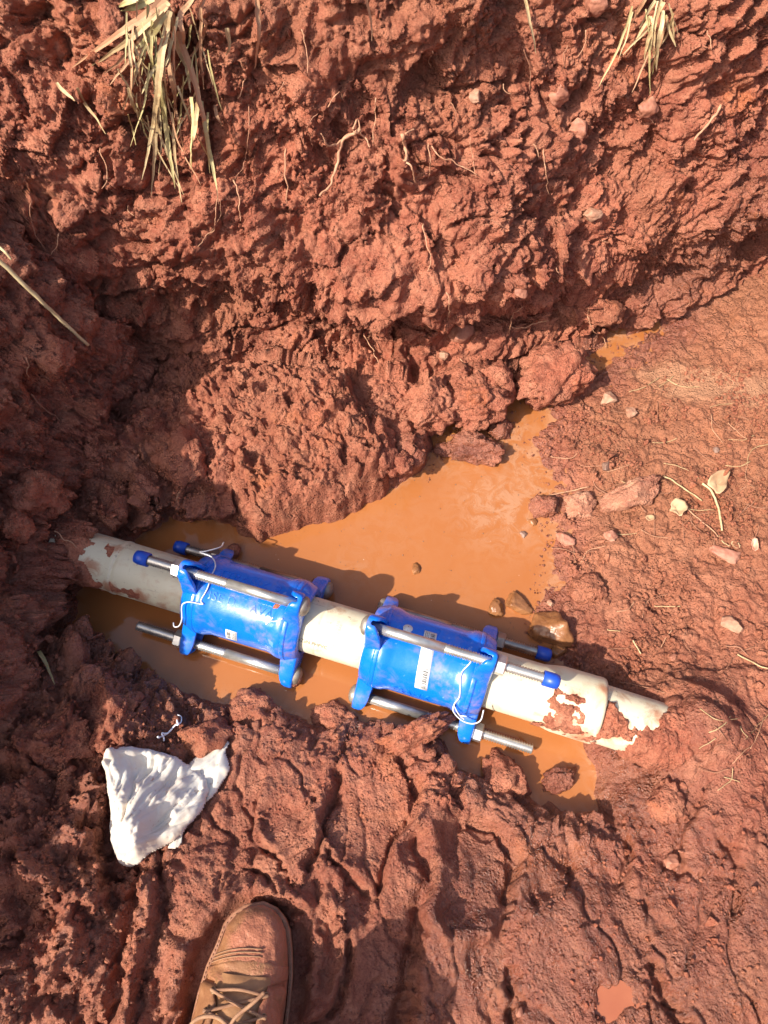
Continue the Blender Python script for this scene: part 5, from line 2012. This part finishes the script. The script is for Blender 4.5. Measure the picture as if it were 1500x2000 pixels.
ROOTS = [[(60, 400), (62, 440), (88, 490)], [(115, 455), (108, 480), (100, 495)], [(52, 700), (52, 740)], [(180, 730), (178, 760)], [(195, 290), (210, 340), (200, 370)], [(250, 400), (262, 420)], [(485, 205), (486, 260), (478, 310), (460, 350)],
         [(465, 190), (480, 150), (470, 120)], [(640, 210), (660, 180), (672, 195)], [(610, 290), (600, 250), (618, 225)], [(735, 190), (732, 225), (730, 280)], [(1062, 290), (1066, 340), (1072, 380)], [(1025, 100), (1035, 180)], [(985, 165), (1000, 185)],
         [(1145, 60), (1130, 110)], [(1105, 90), (1105, 130)], [(1380, 60), (1386, 95)], [(1255, 200), (1275, 240)], [(880, 200), (890, 236)], [(845, 100), (842, 130)], [(833, 280), (836, 350)], [(960, 430), (985, 445)], [(872, 570), (874, 625)], [(1180, 470), (1200, 480)], [(1345, 580), (1340, 600)], [(900, 700), (930, 735)],
         [(1040, 280), (1050, 310)], [(560, 160), (540, 190)], [(590, 60), (600, 140)], [(350, 960), (352, 985)], [(390, 950), (398, 980)]]
for i, q in enumerate(ROOTS):
    if len(q) == 2: q = [q[0], ((q[0][0] + q[1][0]) / 2 + 5 * (-1) ** i, (q[0][1] + q[1][1]) / 2), q[1]]
    root(q, .0013, .0007, 'root' if i % 3 else 'root_dark', 'hair-thin root hanging from the face of the trench wall', .010, (), 40 + i, 'hair-thin roots in the trench wall')


# ------------------------------------------------------------------ grass, straw, leaves
def blade_geo(q, w0, fold=.35, twist=.8, seed=0):
    """long leaf: tapering strip creased along its middle, with thickness"""
    q = [Vector(a) for a in q]
    n_ = len(q)
    V, F = [], []
    r_ = random.Random(seed)
    ph = r_.uniform(-.6, .6)
    for i, a in enumerate(q):
        t = i / (n_ - 1)
        tan = (q[min(i + 1, n_ - 1)] - q[max(i - 1, 0)]).normalized()
        view = (Vector((0, 0, CAM_H)) - a).normalized()
        side = tan.cross(view).normalized()
        out = side.cross(tan).normalized()
        an = ph + twist * math.sin(t * 2.6 + seed)
        s2 = side * math.cos(an) + out * math.sin(an)
        o2 = out * math.cos(an) - side * math.sin(an)
        w = .85 * w0 * (1 - t ** 5.0) * (.75 + .25 * math.sin(math.pi * min(1, t * 1.4))) + .0003
        th = .0007
        V += [a - s2 * w + o2 * fold * w, a + o2 * 0, a + s2 * w + o2 * fold * w, a - o2 * th]
    for i in range(n_ - 1):
        b = i * 4
        F += [(b, b + 1, b + 5, b + 4), (b + 1, b + 2, b + 6, b + 5), (b + 2, b + 3, b + 7, b + 6), (b + 3, b, b + 4, b + 7)]
    F += [(0, 3, 2, 1)]
    return V, F


def fine_blades(n, x0, x1, y0, y1, lean, seed):
    r_ = random.Random(seed); out = []
    for _ in range(n):
        a = r_.uniform(x0, x1); b = r_.uniform(y0, y1); l = r_.uniform(55, 180); d = r_.uniform(-lean, lean)
        out.append(([(a, b), (a + d * l * .4 + r_.uniform(-5, 5), b + l * .5), (a + d * l, b + l)], r_.uniform(.0009, .0021), r_.choice(['straw', 'straw_pale', 'muddy_blade', 'green']), (.035, .025)))
    return out


def clump(name, label, blades, origin_px, seed):
    o0 = wall_pts([origin_px], .0)[0]
    e = empty(name, tuple(o0))
    tag(e, label, 'grass')
    for i, (pts, w, mt, off) in enumerate(blades):
        n_ = len(pts)
        offs = list(np.linspace(off[0], off[1], n_))
        q = wiggle(spline(wall_pts(pts, offs), 7), .0012, seed + i) - o0
        mesh('blade', *[(v if k else v) for k, v in enumerate(blade_geo_local(q, o0, w, seed + i))], M[mt], e, smooth=False)
    return e


def blade_geo_local(q, o0, w, seed):
    V, F = blade_geo([Vector(a + o0) for a in q], w, .22, .6, seed)
    return [v - Vector(o0) for v in V], F


S, SP, G, MB_ = 'straw', 'straw_pale', 'green', 'muddy_blade'
clump('grass_clump', 'clump of long muddy grass blades hanging down the wall at upper left', [
    ([(322, -4), (280, 32), (232, 66), (140, 132)], .0052, MB_, (.03, .02)),
    ([(330, 4), (284, 50), (236, 90), (178, 130)], .0045, S, (.03, .02)),
    ([(326, 12), (284, 70), (244, 110), (205, 144)], .0040, MB_, (.035, .02)),
    ([(334, 16), (300, 66), (258, 112), (215, 164)], .0032, MB_, (.03, .02)),
    ([(322, 26), (306, 50), (286, 80), (262, 98)], .0055, G, (.04, .03)),
    ([(300, 58), (296, 84), (290, 104)], .0035, G, (.04, .03)),
    ([(332, 20), (322, 70), (312, 140), (306, 200), (296, 262), (277, 352)], .0050, S, (.035, .05)),
    ([(312, 140), (318, 190), (326, 262), (334, 320), (342, 368)], .0042, G, (.04, .045)),
    ([(308, 190), (304, 250), (300, 310), (296, 382)], .0040, S, (.045, .045)),
    ([(330, 20), (352, 80), (376, 150), (394, 220), (410, 300), (428, 398)], .0062, MB_, (.03, .05)),
    ([(392, 196), (400, 250), (412, 310), (424, 372)], .0045, G, (.05, .055)),
    ([(386, 185), (384, 230), (376, 280), (370, 322)], .0032, S, (.045, .045)),
    ([(374, 190), (378, 240), (374, 290), (375, 330)], .0036, G, (.042, .04)),
    ([(262, 102), (286, 130), (306, 152), (330, 186)], .0030, S, (.03, .03)),
    ([(330, 120), (338, 160), (344, 212)], .0048, MB_, (.035, .03)),
    ([(376, -4), (352, 34), (358, 64), (360, 96)], .0038, MB_, (.03, .02)),
    ([(398, -4), (386, 30), (400, 50), (384, 96), (366, 116)], .0042, MB_, (.03, .02)),
    ([(330, 30), (316, 90), (306, 118)], .0040, MB_, (.03, .025)),
    ([(334, 36), (346, 90), (364, 132), (372, 160)], .0034, S, (.03, .03)),
    ([(268, -4), (250, 4), (232, 14)], .0045, G, (.03, .02)),
    ([(300, -4), (262, 14), (236, 22)], .0050, G, (.03, .02)),
    ([(365, 110), (366, 140), (372, 180)], .0026, SP, (.03, .03)),
    ([(250, 170), (258, 200), (272, 226), (292, 246)], .0026, S, (.03, .025)),
    ([(232, 136), (252, 172), (262, 190)], .0024, SP, (.025, .025)),
    ([(150, 172), (168, 206), (190, 232), (206, 262)], .0026, S, (.02, .02)),
    ([(110, 160), (128, 180), (146, 196)], .0026, S, (.02, .02)),
    ([(420, 205), (424, 228), (434, 246)], .0026, MB_, (.02, .02)),
    ([(342, 210), (352, 260), (362, 300)], .0022, MB_, (.02, .02)),
] + fine_blades(44, 240, 410, -10, 230, .5, 5), (330, 0), 500)
clump('grass_clump', 'small tuft of pale dry grass at the top right of the wall', [
    ([(1292, -4), (1278, 40), (1256, 66), (1218, 106)], .0034, SP, (.03, .03)),
    ([(1288, 10), (1276, 50), (1264, 84), (1258, 116)], .0036, S, (.03, .03)),
    ([(1296, 20), (1290, 60), (1284, 100), (1282, 140)], .0034, SP, (.03, .03)),
    ([(1300, 30), (1308, 60), (1320, 92)], .0026, SP, (.03, .03)),
    ([(1262, -4), (1244, 24), (1232, 50)], .0032, MB_, (.03, .02)),
    ([(1280, 0), (1262, 30), (1250, 56)], .0034, SP, (.035, .03)),
    ([(1312, 36), (1304, 66), (1290, 90)], .0024, S, (.03, .03)),
    ([(1270, 30), (1252, 60), (1238, 90)], .0024, S, (.03, .03)),
    ([(1296, 4), (1286, 30), (1280, 60)], .0040, S, (.03, .03)),
] + fine_blades(12, 1225, 1320, -10, 40, .5, 6), (1285, 0), 560)


def straw(pts, r, mat, label, cat='straw', off=.012, group=None, name='straw', blade=0, seed=0):
    q = wiggle(spline(wall_pts(pts, off), 8), .0012, seed)
    if blade:
        o = mesh(name, *blade_geo(q, blade, .22, .5, seed), M[mat], None, False)
    else:
        rad = [r * (1 - .25 * k / len(q)) * (1.14 if k % 9 == 0 else 1) for k in range(len(q))]
        o = mesh(name, *tube_geo(q, rad, 9), M[mat])
    return tag(o, label, cat, group)


straw([(-14, 496), (60, 568), (112, 618), (172, 674)], .0034, 'straw_pale', 'long pale straw stalk sloping in from the left edge', off=(.05, .04, .03, .025))
straw([(-6, 480), (8, 492), (22, 506)], .0022, 'straw_pale', 'short straw piece above the long stalk at the left edge', off=.05)
straw([(76, 1272), (92, 1300), (106, 1336)], .0, 'green', 'single green grass blade on the dark left bank', 'grass', .012, name='dry_grass', blade=.0042)
straw([(500, -4), (504, 60), (498, 136)], .0, 'muddy_blade', 'muddy flat blade hanging right of the grass clump', 'grass', .02, name='dry_grass', blade=.0046)
straw([(443, 54), (446, 84), (442, 108)], .0, 'straw', 'short broad straw blade between the clump and the flat muddy blade', 'grass', .018, name='dry_grass', blade=.0044)
straw([(1024, -4), (1036, 50), (1047, 106)], .0, 'straw', 'narrow straw blade hanging at the top of the wall', 'grass', .02, name='dry_grass', blade=.0032)
straw([(714, -4), (724, 40), (726, 80)], .0, 'muddy_blade', 'thin muddy blade at the top centre of the wall', 'grass', .018, name='dry_grass', blade=.0024)
straw([(904, 862), (926, 892), (944, 926)], .0020, 'twig', 'dark twig lying on the clod island in the pool', 'twig', .012, name='twig')
straw([(938, 752), (962, 790), (990, 826)], .0018, 'twig', 'grey twig leaning between the clods and the water', 'twig', .014, name='twig')
straw([(1236, 1250), (1244, 1262), (1252, 1277)], .0012, 'straw_pale', 'short yellow straw on the bare earth right of the pipe', off=.004)
straw([(1440, 1278), (1470, 1294), (1500, 1306)], .0012, 'straw', 'short straw at the right edge of the bare earth', off=.004)
straw([(808, 1160), (806, 1176), (806, 1194)], .0016, 'twig', 'short dark twig floating above the right coupling', 'twig', .003, name='twig')
straw([(906, 1070), (902, 1086), (906, 1102)], .0016, 'twig', 'short grey twig floating in the open water', 'twig', .003, name='twig')
straw([(840, 940), (856, 952), (866, 966)], .0016, 'twig', 'bit of twig floating near the left shore', 'twig', .003, name='twig')
straw([(1296, 930), (1310, 935), (1330, 950), (1372, 978)], .0016, 'straw', 'dry stem under the large dry leaf', off=.005)
straw([(1372, 945), (1390, 960), (1405, 1000), (1410, 1036)], .0022, 'straw_pale', 'pale bent leaf stalk below the large dry leaf', off=.006)
straw([(1320, 975), (1350, 1000), (1390, 1035), (1402, 1048)], .0012, 'root', 'long fine stem between the two dry leaves', off=.004)
straw([(1150, 950), (1100, 962), (1070, 968)], .0012, 'root', 'fine root stretching over the right shore', off=.006)
straw([(1262, 1000), (1230, 975), (1150, 978)], .0010, 'root_dark', 'fine brown stem across the long pinkish lump', off=.006)
rr = random.Random(77)
for i in range(78):
    if i < 52: px, py = rr.uniform(1105, 1490), rr.uniform(720, 1080)
    elif i < 66: px, py = rr.uniform(1380, 1490), rr.uniform(1400, 1540)
    else: px, py = rr.uniform(1120, 1480), rr.uniform(1090, 1420)
    a = rr.uniform(0, math.pi); l = rr.uniform(12, 46)
    b = a + rr.uniform(-.9, .9)
    pts = [(px - l * math.cos(a), py - l * math.sin(a) * .8), (px, py), (px + l * math.cos(b), py + l * math.sin(b) * .8)]
    straw(pts, rr.uniform(.0005, .0009), rr.choice(['root', 'root_dark', 'straw', 'root_dark']), 'hair-fine dry rootlet scattered on the bare earth at the right', 'rootlet', .003, 'dry rootlets on the bare earth at the right', name='rootlet', seed=i)


def leaf(pts, label, mat, seed, curl=.012, z=None):
    """dry leaf: outline in photograph pixels, curled, with a midrib"""
    q0, n0 = hit(np.mean([a for a, _ in pts]), np.mean([b for _, b in pts]))
    zz = q0[2] + .006
    out = [np.array(a) for a in W2(pts, zz)]
    out = smooth_loop(out, 1)
    c = np.mean(out, 0)
    V, F = [], []
    n_ = len(out)
    rings = [1.0, .78, .52, .26]
    for k, s in enumerate(rings):
        for a in out:
            b = c + (a - c) * s
            t = np.array([[b[0], b[1], 0.0]])
            h = curl * (s ** 2) * (.5 + .9 * fbm(t * 30 + seed, 2, seed)[0]) + .003 * fbm(t * 90, 2, seed + 2)[0]
            V.append((b[0], b[1], zz + .002 + h))
    V.append((c[0], c[1], zz))
    for k in range(len(rings) - 1):
        for i in range(n_):
            F.append((k * n_ + i, k * n_ + (i + 1) % n_, (k + 1) * n_ + (i + 1) % n_, (k + 1) * n_ + i))
    b = (len(rings) - 1) * n_
    for i in range(n_): F.append((b + i, b + (i + 1) % n_, len(V) - 1))
    o = mesh('dry_leaf', V, F, M[mat])
    m = o.modifiers.new('thick', 'SOLIDIFY'); m.thickness = .0007
    return tag(o, label, 'leaf')


leaf([(1382, 936), (1400, 924), (1424, 920), (1420, 944), (1412, 962), (1398, 972), (1388, 956), (1376, 948)], 'large pale dry leaf right of the long pinkish lump', 'leaf', 3, .016)
leaf([(1306, 986), (1318, 975), (1326, 980), (1338, 984), (1340, 1000), (1330, 1006), (1326, 1016), (1314, 1004), (1304, 1000), (1310, 994)], 'lobed pale dry leaf left of the large dry leaf', 'leaf', 5, .012)
leaf([(1258, 1008), (1276, 1006), (1278, 1018), (1262, 1020)], 'small pale leaf scrap below the long pinkish lump', 'leaf', 7, .005)
leaf([(1462, 1060), (1472, 1052), (1478, 1076), (1468, 1082)], 'small curled leaf scrap at the right edge', 'leaf_pink', 8, .010)
leaf([(1424, 1060), (1436, 1058), (1446, 1072), (1432, 1074)], 'yellowish leaf scrap above the flat pinkish stone chip', 'leaf', 9, .006)

# cotton threads pulled from the rag
q = wiggle(spline(wall_pts([(346, 1400), (350, 1414), (338, 1426), (322, 1436), (306, 1442)], .008), 8), .006, 3)
q2 = wiggle(spline(wall_pts([(350, 1412), (354, 1402), (348, 1396)], .008), 8), .004, 9)
q3 = wiggle(spline(wall_pts([(326, 1432), (314, 1430), (318, 1444)], .008), 8), .005, 19)
tag(mesh('cotton_thread', *merge([tube_geo(q, .0013, 6), tube_geo(q2, .0010, 6), tube_geo(q3, .0012, 6)]), M['cotton']), 'white frayed cotton thread on the mud above the rag', 'thread')
